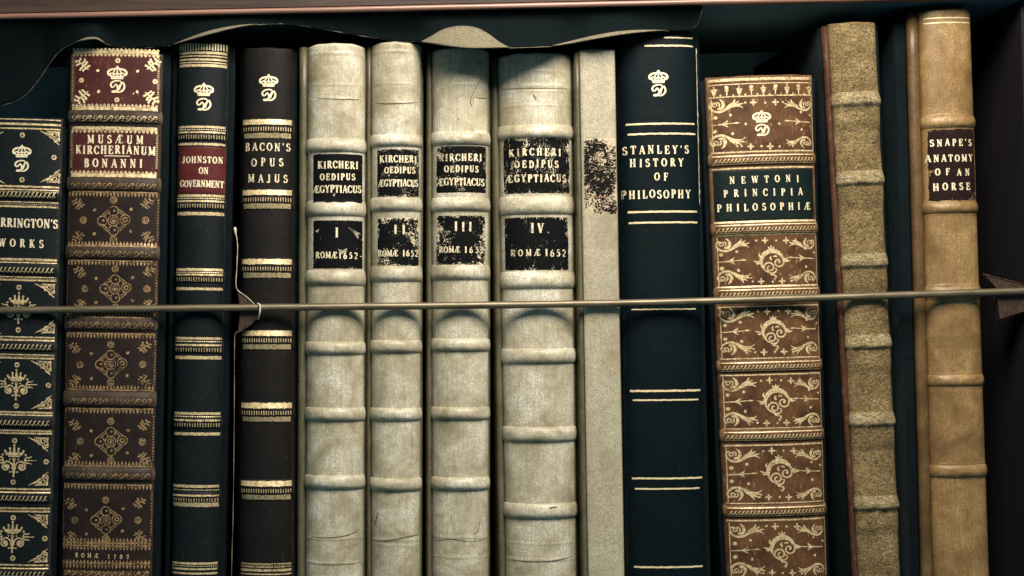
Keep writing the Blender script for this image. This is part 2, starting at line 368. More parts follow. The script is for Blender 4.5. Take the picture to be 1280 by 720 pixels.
    def band(self, y, hh, h=1.6, k=0.9, tc=-0.25, mat=None, ext=0.9, name='raised_band', rough=0.12, wave=1.0):
        vc = self.v(y); hh_m = hh * S; nu, nt = 44, 24; vs, fs = [], []
        for j in range(nt + 1):
            t = -1 + 2 * j / nt; t = math.copysign(1 - (1 - abs(t)) ** 1.3, t)
            for i in range(nu + 5):
                v = vc + t * hh_m
                l, r = self.uL(v), self.uR(v); m, hw = (l + r) / 2, (r - l) / 2
                ii = min(max(i - 2, 0), nu); ph = -math.pi / 2 + math.pi * ii / nu
                sn = math.sin(ph); s = math.copysign(abs(sn) ** (2 / self.n), sn); u = m + hw * s
                p = self.prof(t, k, tc); hx = h * MM * p
                wv = wave * 0.0004 * mnoise.noise((u * 140 + vc * 500, self.seed, 2.0)) * (1 - abs(t)) + wave * 0.0004 * mnoise.noise((u * 35 + vc * 700, self.seed, 4.0)) * (1 - abs(t))
                y_ = self.base(u, v)
                # push outward along the profile normal: forwards in the middle, sideways at the edges
                side = abs(s) ** 8
                y_ -= hx * (1 - 0.55 * side) * (1 + rough * mnoise.noise((u * 260, vc * 300 + t, self.seed)))
                u2 = u + math.copysign(hx * 0.42 * ext * side, s)
                if i < 2 or i > nu + 2:
                    e = (2 - i) if i < 2 else (i - nu - 2)
                    y_ += (0.0022 if e == 1 else 0.005); u2 -= math.copysign(0.0006 * (e - 0.6) ** 2 + 0.0001, s)
                if abs(t) > 0.999: y_ += 0.0003
                vs.append((u2, y_, v + wv))
        w = nu + 5
        for j in range(nt):
            for i in range(w - 1):
                fs.append((j * w + i, j * w + i + 1, (j + 1) * w + i + 1, (j + 1) * w + i))
        o = mesh_obj(name, vs, fs, mat or self.mat, self.root)
        self.bands.append((vc, hh_m, h * MM, k, tc)); return o
    def patch(self, name, x0, y0, x1, y1, mat, lift=0.16, parent=None, jag=0.25, nu=30, nv=40, curve=0.0):
        """thin leather label pasted on the spine, its rim turned down to the surface"""
        um, vm = self.loc((x0 + x1) / 2, (y0 + y1) / 2)
        a = self.loc(x0, (y0 + y1) / 2)[0]; b = self.loc(x1, (y0 + y1) / 2)[0]
        vt = self.loc((x0 + x1) / 2, y0)[1]; vb = self.loc((x0 + x1) / 2, y1)[1]
        dl0 = self.uL(vm); dr0 = self.uR(vm); vs, fs = [], []
        for j in range(nv + 1):
            for i in range(nu + 1):
                fx, fy = i / nu, j / nv
                v = vb + (vt - vb) * fy
                u = a + (b - a) * fx + ((self.uL(v) - dl0) * (1 - fx) + (self.uR(v) - dr0) * fx)
                rim = i in (0, nu) or j in (0, nv)
                ju = jag * MM * mnoise.noise((v * 400, self.seed + x0, fx * 2)) * (1 if i in (0, 1, nu - 1, nu) else 0)
                jv = jag * MM * mnoise.noise((u * 400, self.seed + y0, fy * 2)) * (1 if j in (0, 1, nv - 1, nv) else 0)
                vs.append(self.pt(u + ju, v + jv, -0.05 * MM if rim else lift * MM))
        w = nu + 1
        for j in range(nv):
            for i in range(nu): fs.append((j * w + i, j * w + i + 1, (j + 1) * w + i + 1, (j + 1) * w + i))
        o = mesh_obj(name, vs, fs, mat, parent or self.root); o['lift'] = lift; return o

# ------------------------------------------------------------------ gilding: flat foil strokes wrapped on the spine surface
class Foil:
    def __init__(self, bk, lift=0.09): self.bk = bk; self.lift = lift * MM; self.vs = []; self.fs = []; self.k = 0; self.org = (0, 0, 1, 1, 1)
    def place(self, px, py, sx=1.0, sy=1.0, sc=1.0):
        u, v = self.bk.loc(px + random.uniform(-.5, .5), py + random.uniform(-.5, .5)); sc *= random.uniform(.96, 1.03); self.org = (u, v, sx * sc * S, sy * sc * S, sc); return self
    def place_uv(self, u, v, sx=1.0, sy=1.0, sc=1.0): self.org = (u, v, sx * sc * S, sy * sc * S, sc); return self
    def line(self, pts, w=1.5, smooth=0, ends=None):
        if smooth: pts = catmull(pts, smooth)
        u0, v0, sx, sy, sc = self.org
        P = [(u0 + p[0] * sx, v0 + p[1] * sy) for p in pts]
        ws = [w] * len(P) if not isinstance(w, (list, tuple)) else [w[min(int(i * len(w) / len(P)), len(w) - 1)] if len(w) != len(P) else w[i] for i in range(len(P))]
        if isinstance(w, (list, tuple)) and len(w) != len(P):
            ws = []
            for i in range(len(P)):
                f = i / (len(P) - 1) * (len(w) - 1); a = int(min(f, len(w) - 2)); ws.append(w[a] + (w[a + 1] - w[a]) * (f - a))
        Q, W = [P[0]], [ws[0]]
        for i in range(1, len(P)):
            d = math.hypot(P[i][0] - P[i - 1][0], P[i][1] - P[i - 1][1]); n = max(1, int(d / (1.6 * S)))
            for k in range(1, n + 1):
                f = k / n; Q.append((P[i - 1][0] + (P[i][0] - P[i - 1][0]) * f, P[i - 1][1] + (P[i][1] - P[i - 1][1]) * f)); W.append(ws[i - 1] + (ws[i] - ws[i - 1]) * f)
        lift = self.lift + (self.k % 14) * 0.004 * MM; self.k += 1
        b = len(self.vs); n = len(Q)
        for i in range(n):
            a, c = Q[max(i - 1, 0)], Q[min(i + 1, n - 1)]
            tx, tz = c[0] - a[0], c[1] - a[1]; L = math.hypot(tx, tz) or 1e-9
            nx, nz = -tz / L * W[i] * S * 0.5 * sc, tx / L * W[i] * S * 0.5 * sc
            self.vs.append(self.bk.pt(Q[i][0] + nx, Q[i][1] + nz, lift)); self.vs.append(self.bk.pt(Q[i][0] - nx, Q[i][1] - nz, lift))
        for i in range(n - 1): self.fs.append((b + 2 * i, b + 2 * i + 1, b + 2 * i + 3, b + 2 * i + 2))
        return self
    def disc(self, x=0, y=0, r=1.5, seg=9):
        u0, v0, sx, sy, sc = self.org; lift = self.lift + (self.k % 14) * 0.004 * MM; self.k += 1; b = len(self.vs)
        for k in range(seg):
            a = 2 * math.pi * k / seg; rr = r * (1 + 0.12 * math.sin(k * 5.1 + self.k))
            self.vs.append(self.bk.pt(u0 + x * sx + rr * S * sc * math.cos(a), v0 + y * sy + rr * S * sc * math.sin(a), lift))
        self.fs.append(tuple(range(b, b + seg))); return self
    def arc(self, cx, cy, rx, ry, a0, a1, w, n=16):
        pts = []; ws = []
        for k in range(n + 1):
            a = math.radians(a0 + (a1 - a0) * k / n); pts.append((cx + rx * math.cos(a), cy + ry * math.sin(a)))
            ws.append(w if not isinstance(w, tuple) else w[1] + (w[0] - w[1]) * abs(math.cos(a)))
        return self.line(pts, ws)
    def ring(self, x, y, r, w, n=18): return self.arc(x, y, r, r, 0, 360, w, n)
    def spiral(self, cx, cy, r0, r1, a0, turns, w, n=22):
        pts = []
        for k in range(n + 1):
            f = k / n; a = math.radians(a0 + 360 * turns * f); r = r0 + (r1 - r0) * f; pts.append((cx + r * math.cos(a), cy + r * math.sin(a)))
        return self.line(pts, w)
    # rows that run across the whole spine at photo height py
    def _row(self, py):
        v = self.bk.v(py); return v, self.bk.uL(v), self.bk.uR(v)
    def rule(self, py, th=1.5, m=0.02, m2=None, wav=0.25):
        v, l, r = self._row(py); w = r - l; self.org = (0, 0, 1, 1, 1); m2 = m if m2 is None else m2; n = 40
        pts = [(l + w * m + (w * (1 - m - m2)) * i / n, v + wav * S * mnoise.noise((i * 0.35, py * 3.1, self.bk.seed))) for i in range(n + 1)]
        return self.line(pts, [th * (1 + 0.22 * mnoise.noise((i * 0.6, py, 4.4))) for i in range(n + 1)])
    def teeth(self, py, h=5, pitch=4.2, wd=2.4, up=True, m=0.03, point=True):
        v, l, r = self._row(py); w = (r - l) * (1 - 2 * m); n = int(w / (pitch * S)); sg = 1 if up else -1
        for i in range(n + 1):
            u = l + (r - l) * m + w * i / n + random.uniform(-.15, .15) * S; self.org = (u, v, S, S, 1); hh = h * random.uniform(.85, 1.1)
            self.line([(0, -sg * hh / 2), (0, 0), (0, sg * hh / 2)], [wd, wd * (0.85 if point else 1.0), 0.3 if point else wd])
        return self
    def beads(self, py, pitch=2.6, r=0.8, m=0.03):
        v, l, r_ = self._row(py); w = (r_ - l) * (1 - 2 * m); n = int(w / (pitch * S))
        for i in range(n + 1):
            self.org = (l + (r_ - l) * m + w * i / n, v, S, S, 1); self.disc(0, 0, r * random.uniform(.8, 1.15), 6)
        return self
    def wave(self, py, h=8, pitch=13, w=1.2, m=0.03):
        v, l, r = self._row(py); W = (r - l) * (1 - 2 * m); n = max(2, int(round(W / (pitch * S)))); p = W / n / S
        for i in range(n):
            self.org = (l + (r - l) * m + W * (i + .5) / n, v, S, S, 1); f = 1 if i % 2 == 0 else 1
            self.line([(-p * .55, -h * .42), (-p * .3, -h * .4), (0, -h * .1), (p * .2, h * .35), (p * .42, h * .3), (p * .36, 0), (p * .2, 0.3)], [0.5, w, w * 1.3, w, w * .8], 3)
            self.line([(-p * .1, h * .4), (-p * .3, h * .3), (-p * .36, 0), (-p * .2, -h * .08)], w * .8, 3)
            self.disc(p * .3, -h * .3, 0.9, 6); self.disc(-p * .05, h * .12, 0.7, 6)
        return self
    def cable(self, py, h=6, pitch=4.6, w=1.2, m=0.03):
        v, l, r = self._row(py); W = (r - l) * (1 - 2 * m); n = int(W / (pitch * S))
        for i in range(n):
            self.org = (l + (r - l) * m + W * (i + .5) / n, v, S, S, 1)
            self.line([(-pitch * .5, -h * .45), (-pitch * .1, -h * .1), (pitch * .1, h * .3), (pitch * .45, h * .45)], [w * .5, w, w * 1.2, w * .5])
            self.disc(pitch * .3, -h * .25, 0.75, 6)
        return self
    def flush(self, name, mat):
        if self.fs: mesh_obj(name, self.vs, self.fs, mat, self.bk.root, smooth=False)
        self.vs, self.fs = [], []
    def build(self, name, mat, parent=None):
        o = mesh_obj(name, self.vs, self.fs, mat, parent or self.bk.root, smooth=False); return o

# ------------------------------------------------------------------ roman capitals drawn as strokes (unit height)
T_, t_ = 0.20, 0.095
def stem(x, y0=0., y1=1., w=T_, s='bt'):
    o = [('l', [(x, y0), (x, y1)], w)]
    if 'b' in s: o.append(('l', [(x - .15, y0 + .04), (x + .15, y0 + .04)], t_))
    if 't' in s: o.append(('l', [(x - .15, y1 - .04), (x + .15, y1 - .04)], t_))
    return o
def L(*p, w=t_): return [('l', list(p), w)]
def A(cx, cy, rx, ry, a0, a1): return [('a', cx, cy, rx, ry, a0, a1)]
GL = {
 'A': (.82, L((.1, .02), (.41, 1)) + L((.41, 1), (.72, .02), w=T_) + L((.22, .34), (.6, .34)) + L((0, .04), (.22, .04)) + L((.58, .04), (.86, .04))),
 'Æ': (1.12, L((.06, .02), (.52, .97)) + stem(.62) + L((.24, .36), (.6, .36)) + L((.48, .96), (1.0, .96)) + L((1.0, .96), (1.0, .76)) + L((.62, .5), (.9, .5)) + L((.62, .04), (1.06, .04)) + L((1.06, .04), (1.06, .26)) + L((-.03, .04), (.17, .04))),
 'B': (.74, stem(.2) + A(.34, .75, .22, .22, 90, -90) + A(.34, .27, .28, .24, 90, -90) + L((.2, .96), (.36, .96)) + L((.2, .51), (.36, .51)) + L((.2, .04), (.36, .04))),
 'C': (.76, A(.43, .5, .34, .46, 48, 312) + L((.70, .66), (.70, .95)) + L((.70, .1), (.72, .3))),
 'D': (.82, stem(.2) + A(.32, .5, .40, .46, 90, -90) + L((.2, .96), (.34, .96)) + L((.2, .04), (.34, .04))),
 'E': (.74, stem(.2) + L((.2, .96), (.66, .96)) + L((.66, .97), (.66, .74)) + L((.2, .52), (.52, .52)) + L((.52, .64), (.52, .4)) + L((.2, .04), (.68, .04)) + L((.69, .03), (.69, .28))),
 'F': (.70, stem(.2) + L((.2, .96), (.64, .96)) + L((.64, .97), (.64, .74)) + L((.2, .52), (.50, .52)) + L((.50, .64), (.50, .4))),
 'G': (.82, A(.43, .5, .34, .46, 48, 300) + L((.70, .66), (.70, .95)) + L((.68, .06), (.68, .42), w=T_) + L((.52, .42), (.82, .42))),
 'H': (.90, stem(.2) + stem(.70) + L((.2, .5), (.7, .5))),
 'I': (.42, stem(.21)),
 'J': (.52, stem(.32, .18, 1, s='t') + A(.18, .18, .14, .16, 0, -170)),
 'K': (.84, stem(.2) + L((.24, .42), (.66, .97)) + L((.36, .58), (.72, .03), w=T_) + L((.52, .96), (.78, .96)) + L((.6, .04), (.86, .04))),
 'L': (.70, stem(.2) + L((.2, .04), (.66, .04)) + L((.66, .03), (.67, .30))),
 'M': (1.02, L((.16, .02), (.16, .98)) + L((.16, .98), (.50, .10), w=T_) + L((.50, .10), (.84, .98)) + stem(.84) + L((.02, .04), (.3, .04)) + L((.02, .96), (.18, .96))),
 'N': (.88, L((.16, .02), (.16, .98)) + L((.16, .98), (.70, .04), w=T_) + L((.70, 0), (.70, .98)) + L((.02, .04), (.3, .04)) + L((.02, .96), (.18, .96)) + L((.56, .96), (.84, .96))),
 'O': (.84, A(.42, .5, .34, .46, 0, 360)),
 'P': (.70, stem(.2) + A(.34, .72, .26, .25, 90, -90) + L((.2, .96), (.36, .96)) + L((.2, .47), (.36, .47))),
 'R': (.80, stem(.2) + A(.34, .74, .24, .23, 90, -90) + L((.2, .96), (.36, .96)) + L((.2, .50), (.36, .50)) + L((.38, .5), (.72, .03), w=T_) + L((.64, .04), (.82, .04))),
 'S': (.62, A(.32, .74, .21, .21, 40, 265) + A(.31, .28, .24, .24, 95, -150) + L((.50, .74), (.50, .96)) + L((.09, .04), (.09, .28))),
 'T': (.78, stem(.39, s='b') + L((.06, .96), (.72, .96)) + L((.06, .97), (.06, .72)) + L((.72, .97), (.72, .72))),
 'U': (.84, stem(.2, .28, 1, s='t') + A(.42, .3, .24, .27, 180, 360) + L((.67, .28), (.67, .98)) + L((.54, .96), (.82, .96))),
 'V': (.80, L((.12, .98), (.40, .02), w=T_) + L((.40, .02), (.68, .98)) + L((0, .96), (.26, .96)) + L((.56, .96), (.82, .96))),
 'W': (1.12, L((.10, .98), (.34, .02), w=T_) + L((.34, .02), (.56, .9)) + L((.56, .98), (.80, .02), w=T_) + L((.80, .02), (1.02, .98)) + L((0, .96), (.24, .96)) + L((.9, .96), (1.14, .96))),
 'Y': (.80, L((.12, .98), (.40, .48), w=T_) + L((.40, .48), (.68, .98)) + stem(.40, 0, .5, s='b') + L((0, .96), (.26, .96)) + L((.56, .96), (.82, .96))),
 "'": (.22, L((.11, 1.0), (.09, .74), w=.13)),
 '-': (.40, L((.05, .45), (.35, .45), w=.11)),
 '.': (.24, L((.06, .06), (.18, .06), w=.14)),
 ' ': (.45, []),
 '0': (.64, A(.32, .5, .24, .46, 0, 360)),
 '1': (.46, stem(.24, s='b') + L((.08, .82), (.24, .98))),
 '2': (.64, A(.30, .70, .22, .26, 160, -45) + L((.46, .52), (.08, .05)) + L((.06, .06), (.56, .06), w=.15)),
 '5': (.62, A(.28, .33, .26, .29, 110, -140) + L((.16, .55), (.20, .95)) + L((.2, .93), (.52, .93), w=.15)),
 '6': (.66, A(.33, .32, .24, .29, 0, 360) + [('l', [(.12, .40), (.18, .72), (.46, .97)], .14)]),
 '7': (.60, L((.06, .92), (.54, .92), w=.15) + L((.54, .92), (.24, 0), w=.15)),
 '9': (.66, A(.32, .68, .24, .29, 0, 360) + [('l', [(.53, .60), (.47, .28), (.2, .02)], .14)]),
}
def text(foil, s, px, py, h, width, jit=0.045, wt=1.0):
    """s centred on photo point (px, py): capital height h and overall width in photo pixels"""
    h *= 0.93; wt *= 0.87; sx0 = 0.79; adv = [GL[c][0] for c in s]; W = sum(adv) * h * sx0
    extra = (width - W) / max(1, len(s) - 1); sx = sx0
    if extra < 0.4: sx = sx0 * (width - 0.4 * (len(s) - 1)) / W; extra = 0.4
    x = -width / 2; u, v = foil.bk.loc(px, py)
    for c, a in zip(s, adv):
        foil.org = (u + x * S, v - h / 2 * S + random.uniform(-jit, jit) * h * S, S, S, 1); foil.k = 0
        for g in GL[c][1]:
            if g[0] == 'l': foil.line([(p[0] * h * sx, p[1] * h) for p in g[1]], g[2] * h * wt)
            else: foil.arc(g[1] * h * sx, g[2] * h, g[3] * h * sx, g[4] * h, g[5], g[6], (T_ * h * wt, t_ * h * wt), 14)
        x += a * h * sx + extra
def corners(rnd=1):
    return [(-1, 1), (1, 1), (-1, -1), (1, -1)]

def crown(f, px, py, sc=1.0):
    f.place(px, py, sc=sc)
    f.line([(-7.6, -6.2), (7.6, -6.2)], 2.0)
    for m in (-1, 1):
        f.line([(m * 7, -5), (m * 8.2, -2.5), (m * 10.8, -1.6), (m * 11.4, 1.8), (m * 8, 4.6), (m * 3, 5.6), (0, 7.0)], [1.8, 2.2, 2.6, 2.6, 2.2, 2.0], 3)
        f.line([(m * 3.6, -5), (m * 5, 0), (m * 2.4, 5.2)], 1.6, 3)
        f.line([(m * 9.5, -1), (m * 6.5, 0.4), (m * 3.5, -1.2), (0, 0.6)], 1.7, 2)
    f.line([(0, -5), (0, 6)], 1.7); f.line([(-6.6, -4.0), (6.6, -4.0)], 1.9)
    f.line([(0, 6), (0, 9.4)], 1.5); f.line([(-1.6, 8.0), (1.6, 8.0)], 1.2)
def script_d(f, px, py, sc=1.0):
    f.place(px, py, sc=sc)
    f.line([(-3, 2.2), (-4.6, -.2), (-7, -.6), (-8.4, 2), (-7, 5), (-3, 7), (1.5, 7.3), (4.4, 6.4)], [1.6, 2, 2.2, 2.2, 2, 1.8, 1.4], 3)
    f.line([(-2.8, 3.2), (-.3, 1), (.4, -3), (-1.4, -6), (-4, -7.1), (-7.2, -6.2)], [1.8, 2.2, 2.2, 2, 2], 3)
    f.line([(-7, -6.2), (-3.4, -5.6), (1, -6.9), (5, -6), (8, -3), (8.8, .8), (7.4, 4), (3.8, 5.4)], [1.8, 1.8, 2, 2.2, 2.4, 2.2, 1.8], 3)
    f.line([(8.0, 5.6), (4.2, 3), (1.6, -1), (.2, -5)], [1.4, 2, 1.8, 1.4], 3)
    f.line([(5.4, 4.2), (3.6, 0), (2.2, -4.4)], 1.5, 2)
def monogram(bk, x, yc, yd, mat, sc=1.0):
    f = Foil(bk); crown(f, x, yc, sc); script_d(f, x - 0.3, yd, sc); return f.build('crown_monogram', mat)
def rosette(f, px, py, r=2.5):
    f.place(px, py); f.ring(0, 0, r, 1.5, 12); f.disc(0, 0, 0.7, 6)
    for k in range(6): f.disc(r * math.cos(k * 1.047), r * math.sin(k * 1.047), 0.95, 6)
def star4(f, px, py, r=3.4):
    f.place(px, py)
    for a in range(4):
        c, s = math.cos(a * math.pi / 2), math.sin(a * math.pi / 2); f.line([(0, 0), (c * r * .55, s * r * .55), (c * r, s * r)], [1.2, 2.6, 0.6])
def sprig(f, px, py, sx, sy, sc=1.0):
    """small flowering branch pointing at a panel corner"""
    f.place(px, py, sx, sy, sc)
    f.line([(7, -5), (2, -1), (-5, 5)], 1.1, 3)
    for (a, b, w) in (((2, -1), (5, 3), 2), ((0, 1), (3, 6), 2), ((-2, 2), (-6, 0), 2), ((1, 0), (-2, -5), 2), ((4, -3), (1, -6), 1.8), ((-4, 4), (-2, 7), 1.8), ((-4, 4), (-7, 4), 1.8), ((4, -3), (8, -1), 1.8)):
        f.line([a, ((a[0] + b[0]) / 2 + .9, (a[1] + b[1]) / 2 + .5), b], [0.7, w * 1.25, 0.7], 2); f.disc(b[0], b[1], 1.25, 6); f.disc((a[0] + b[0]) / 2 - 1.2, (a[1] + b[1]) / 2 - .9, .75, 5)
def knot(f, px, py, sc=1.0):
    f.place(px, py, sc=sc); f.ring(0, 0, 6.6, 1.2, 22); f.ring(0, 0, 3.6, 1.2, 14); f.disc(0.2, -0.3, 2.0, 8)
    lob = [(-13.6, -0.4), (0, 12), (14.8, 1.6), (0.6, -12)]
    for i, (x, y) in enumerate(lob):
        f.ring(x, y, 6.0, 1.25, 20)
        if i in (0, 1, 3): f.disc(x + 1.2, y + .5, 1.5, 7)
        else: f.ring(x, y, 2.6, 1.8, 10)
        x2, y2 = lob[(i + 1) % 4]
        for o in (5.6, 3.0):
            dx, dy = x2 - x, y2 - y; Ld = math.hypot(dx, dy); nx, ny = -dy / Ld * o, dx / Ld * o
            f.line([(x + nx + dx * .22, y + ny + dy * .22), (x + nx + dx * .78, y + ny + dy * .78)], 1.1)
    f.line([(-18, -4), (-13, -5), (-9, -7.5)], 1.0, 2)
def filigree(f, px, py, sx, sy, sc=1.0):
    """triangular corner piece of scrolls; origin in the corner, growing inwards (+x, -y)"""
    f.place(px, py, sx, sy, sc)
    f.line([(.5, -18), (4, -15), (8, -10.5), (13, -7), (18, -4), (25, -.8)], [0.6, 1.6, 1.3, 1.5, 1.3, 0.6], 3)
    f.spiral(6.2, -5.4, 4.6, 1.0, 200, -1.4, [1.6, 1.2, 1.0]); f.spiral(13.2, -3.0, 2.9, .6, 180, 1.3, 1.1); f.spiral(2.6, -11.6, 2.4, .6, 80, 1.3, 1.1)
    f.line([(1, -1), (4, -2.2), (9, -1.6), (17, -.8)], [2, 1.3, 1.2, 0.7], 2); f.line([(1, -1), (1.4, -5), (.8, -10)], [1.8, 1.2, .8], 2)
    f.line([(17, -3), (20, -3.5), (22, -1.6)], [1.2, 1.8, .6], 2); f.line([(9, -9), (12, -9.2), (14, -6.6)], [1, 1.8, .6], 2); f.line([(4, -14), (6, -14.4), (7.4, -12)], [1, 1.7, .6], 2)
    f.disc(10.4, -5.6, 1.1, 6); f.disc(16.8, -5.6, .8, 6); f.disc(5, -9.8, .9, 6)
def fleuron(f, px, py):
    f.place(px, py)
    f.line([(-7, 5.2), (7, 5.2)], 1.6); f.line([(-8.6, 8), (8.6, 8)], 3.2)
    for x0, x, y in ((-8, -11.2, 11.4), (-4.4, -5.2, 14.4), (0, 0, 18.6), (4.4, 5.2, 14.4), (8, 11.2, 11.4)):
        f.line([(x0, 7), ((x0 + x) / 2, (7 + y) / 2), (x, y - 1.2)], [3.4, 2.6, 1.0]); f.disc(x, y, 1.5, 8)
    f.line([(0, 1), (0, -10), (0, -18.6)], [1.6, 3.2, 1.4]); f.ring(0, 1.4, 1.5, 1.0, 10)
    for m in (-1, 1):
        f.disc(m * 14, 7, 1.4, 7); f.disc(m * 5, 1.6, 1.1, 6)
        f.line([(m * .6, -10), (m * 3, -4), (m * 7.5, -1), (m * 12, -3), (m * 14, -7.4)], [2.2, 1.8, 1.8, 1.8, 1.8], 3)
        f.spiral(m * 9.4, -7.4, 4.7, 1.0, 0 if m > 0 else 180, -1.3 * m, [1.9, 1.5]); f.disc(m * 9.2, -7.2, 2.6, 9)
        f.line([(m * 12.6, .4), (m * 27, .4)], [1.6, 1.4, .8]); f.line([(m * 12.5, .4), (m * 15, 4), (m * 18, 3.6), (m * 21.5, 5)], [1, 1.6, 1.5, .7], 3); f.line([(m * 12.5, .4), (m * 15, -3.2), (m * 18, -2.8), (m * 21.5, -4.2)], [1, 1.6, 1.5, .7], 3)
        f.line([(m * .8, -14), (m * 3.4, -13.6)], 1.2); f.disc(m * 4.4, -14, 1.2, 6); f.line([(m * .4, -11), (m * 3.0, -8.8)], 1.3)
    f.disc(0, -19, 1.4, 7)
def acanthus(f, px, py, sx, sy, sc=1.0):
    """corner leaf scroll: curl at the outer side, feathered tips towards the middle"""
    f.place(px, py, sx, sy, sc)
    f.line([(3.5, 2.5), (-.5, 3.5), (-2.6, .5), (-1.6, -4), (3, -8), (10, -8.6), (17, -5.6), (24, -2.6), (33, -2.4), (37.5, -5.4)], [1.4, 1.7, 2.0, 2.4, 2.8, 3.0, 3.0, 2.4, 1.6, .7], 3)
    f.spiral(2.6, 0.6, 3.4, .9, 60, -1.1, [1.4, 1.6])
    f.line([(6, -4.6), (11, -4.4), (13.4, 0), (11.6, 5), (8.6, 7.4)], [2.2, 3.6, 4.0, 2.6, .7], 3); f.line([(8, -2.4), (8.8, 1.4), (6.2, 4.0)], [1.6, 2.0, .8], 2)
    f.line([(16, -5), (20.5, -1.6), (26, 2.4), (28, 7)], [1.6, 3.2, 3.0, .8], 3); f.line([(20, -3), (27, .4), (33, 4.2)], [1.6, 3.0, .8], 2); f.line([(24, -2.4), (31, -.6), (38, .8)], [1.6, 2.6, .8], 2)
def arrow(f, px, py, sx):
    f.place(px, py, sx, 1)
    f.line([(-11, -.8), (4, 0), (19, 1.0)], [1.2, 1.6, .8]); f.line([(17, .9), (20, 1.2), (24, 1.0)], [.8, 2.4, .6]); f.line([(2, 0), (6, 1.4), (9.6, 4.6)], [1, 2.4, .6], 2); f.line([(2, 0), (6, -1.2), (9.4, -4)], [1, 2.4, .6], 2)
def c_scroll(f, px, py, sc=1.0):
    f.place(px, py, sc=sc)
    pts, ws = [], []
    for k in range(27):
        a = math.radians(18 + (252 - 18) * k / 26); pts.append((1.5 + 14.6 * math.cos(a), -1.0 + 14.2 * math.sin(a))); ws.append(2.0 + 4.0 * math.sin(math.pi * min(1, k / 22 + .05)) ** .8 if k < 24 else 2.0)
    f.line(pts, ws)
    for a in (50, 90, 130): f.line([(0.5, 13.4), (0.5 + 3 * math.cos(math.radians(a)), 13.4 + 4 * math.sin(math.radians(a))), (0.5 + 7 * math.cos(math.radians(a)), 13.4 + 7.6 * math.sin(math.radians(a)))], [1.2, 3.0, .7])
    f.line([(-5.2, 13), (6, 13)], [.8, 2, .8]); f.line([(-13, 5), (-15.5, 7.5), (-14, 11)], [2.4, 2.4, .6], 2); f.line([(-13, 0), (-18, -1), (-23, 1.4)], [2.4, 2.6, .6], 2); f.line([(-14, -2), (-18, -3.4), (-20, -2.8)], [2, 1.6, .6], 2)
    f.line([(15, 4), (19.6, 1.6), (21.6, 3)], [2.4, 2.6, .6], 2); f.line([(15.5, 2.4), (20, -.6), (25.4, .6)], [2.4, 3.0, .6], 2)
    f.spiral(9.4, -1.6, 7.4, 1.0, 25, -1.25, [2.2, 1.8, 1.6]); f.spiral(-2.4, -8.2, 7.6, 1.2, 190, -1.35, [2.4, 2.0, 1.6]); f.disc(10, -1.4, 1.5, 7)
    f.line([(-4.4, -13.4), (0, -16), (5, -14.2), (6.6, -10.6), (3, -9)], [2.4, 2.4, 2, 1.6, .8], 3); f.line([(.5, 1), (-1, 4.2), (0.6, 6.8)], [2.2, 2.8, .7], 2); f.line([(3, 5.5), (6, 6.4), (8, 5)], [1.2, 2.4, .8], 2)
    f.line([(0, -18), (4, -18.6), (6, -21), (3, -23.4), (5, -25)], [1.6, 2, 1.6, 1.2], 3); f.disc(-.6, -17.4, 1.2, 6)

# ================================================================== the case
def ext_moulding():
    root = empty('bookcase', at(640, 12, -0.012)); root.location.y = 0.0
    tag(root, 'dark wooden bookcase with a beaded shelf edge above the row of books', 'bookcase')
    o = root.location
    Yf = -0.0095
    A0, A1 = at(-200, 24.2, Yf), at(1380, -8.6, Yf)
    def extr(name, prof, mat, smooth=True, n=60, wob=0.0):
        vs, fs = [], []; w = len(prof)
        for i in range(n + 1):
            c = A0.lerp(A1, i / n)
            for (y, z) in prof: vs.append((c.x - o.x, Yf + y - o.y, c.z + z + wob * mnoise.noise((i * .4, z * 90, y * 80)) - o.z))
        for i in range(n):
            for k in range(w): k2 = (k + 1) % w; fs.append((i * w + k, (i + 1) * w + k, (i + 1) * w + k2, i * w + k2))
        fs.append(tuple(range(w))); fs.append(tuple(n * w + k for k in range(w))[::-1]); return mesh_obj(name, vs, fs, mat, root, smooth)
    r = 0.0017
    bead = [(r - r * math.cos(a) * 1.0, r * math.sin(a)) for a in [math.radians(-100 + 200 * k / 16) for k in range(17)]] + [(0.008, r * .9), (0.008, -r * .9)]
    extr('shelf_bead', bead, MAT['bead'], wob=0.0001)
    extr('shelf_fascia', [(0.0008, r + 0.0004), (0.0005, 0.045), (0.008, 0.045), (0.008, r + 0.0004)], MAT['wood'], False)
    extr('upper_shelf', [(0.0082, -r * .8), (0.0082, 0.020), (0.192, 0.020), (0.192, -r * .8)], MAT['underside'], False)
    def box(name, x0, x1, y0, y1, z0, z1, mat):
        vs = [(x - o.x, y - o.y, z - o.z) for x in (x0, x1) for y in (y0, y1) for z in (z0, z1)]
        return mesh_obj(name, vs, [(0, 1, 3, 2), (4, 6, 7, 5), (0, 4, 5, 1), (2, 3, 7, 6), (0, 2, 6, 4), (1, 5, 7, 3)], mat, root, False)
    xr = at(1284, 360, 0).x; xl = at(-150, 360, 0).x
    box('back_panel', xl, xr, 0.172, 0.182, ZB, 0.215, MAT['backlift'])
    box('side_panel', xr + 0.0002, xr + 0.02, -0.0005, 0.182, ZB, 0.2155, MAT['sidewood'])
    box('side_panel', xl - 0.02, xl - 0.0002, -0.0005, 0.182, ZB, 0.204, MAT['darkwood'])
    box('lower_shelf', xl, xr + 0.02, -0.012, 0.182, ZB - 0.02, ZB - 0.0004, MAT['wood'])
ext_moulding()

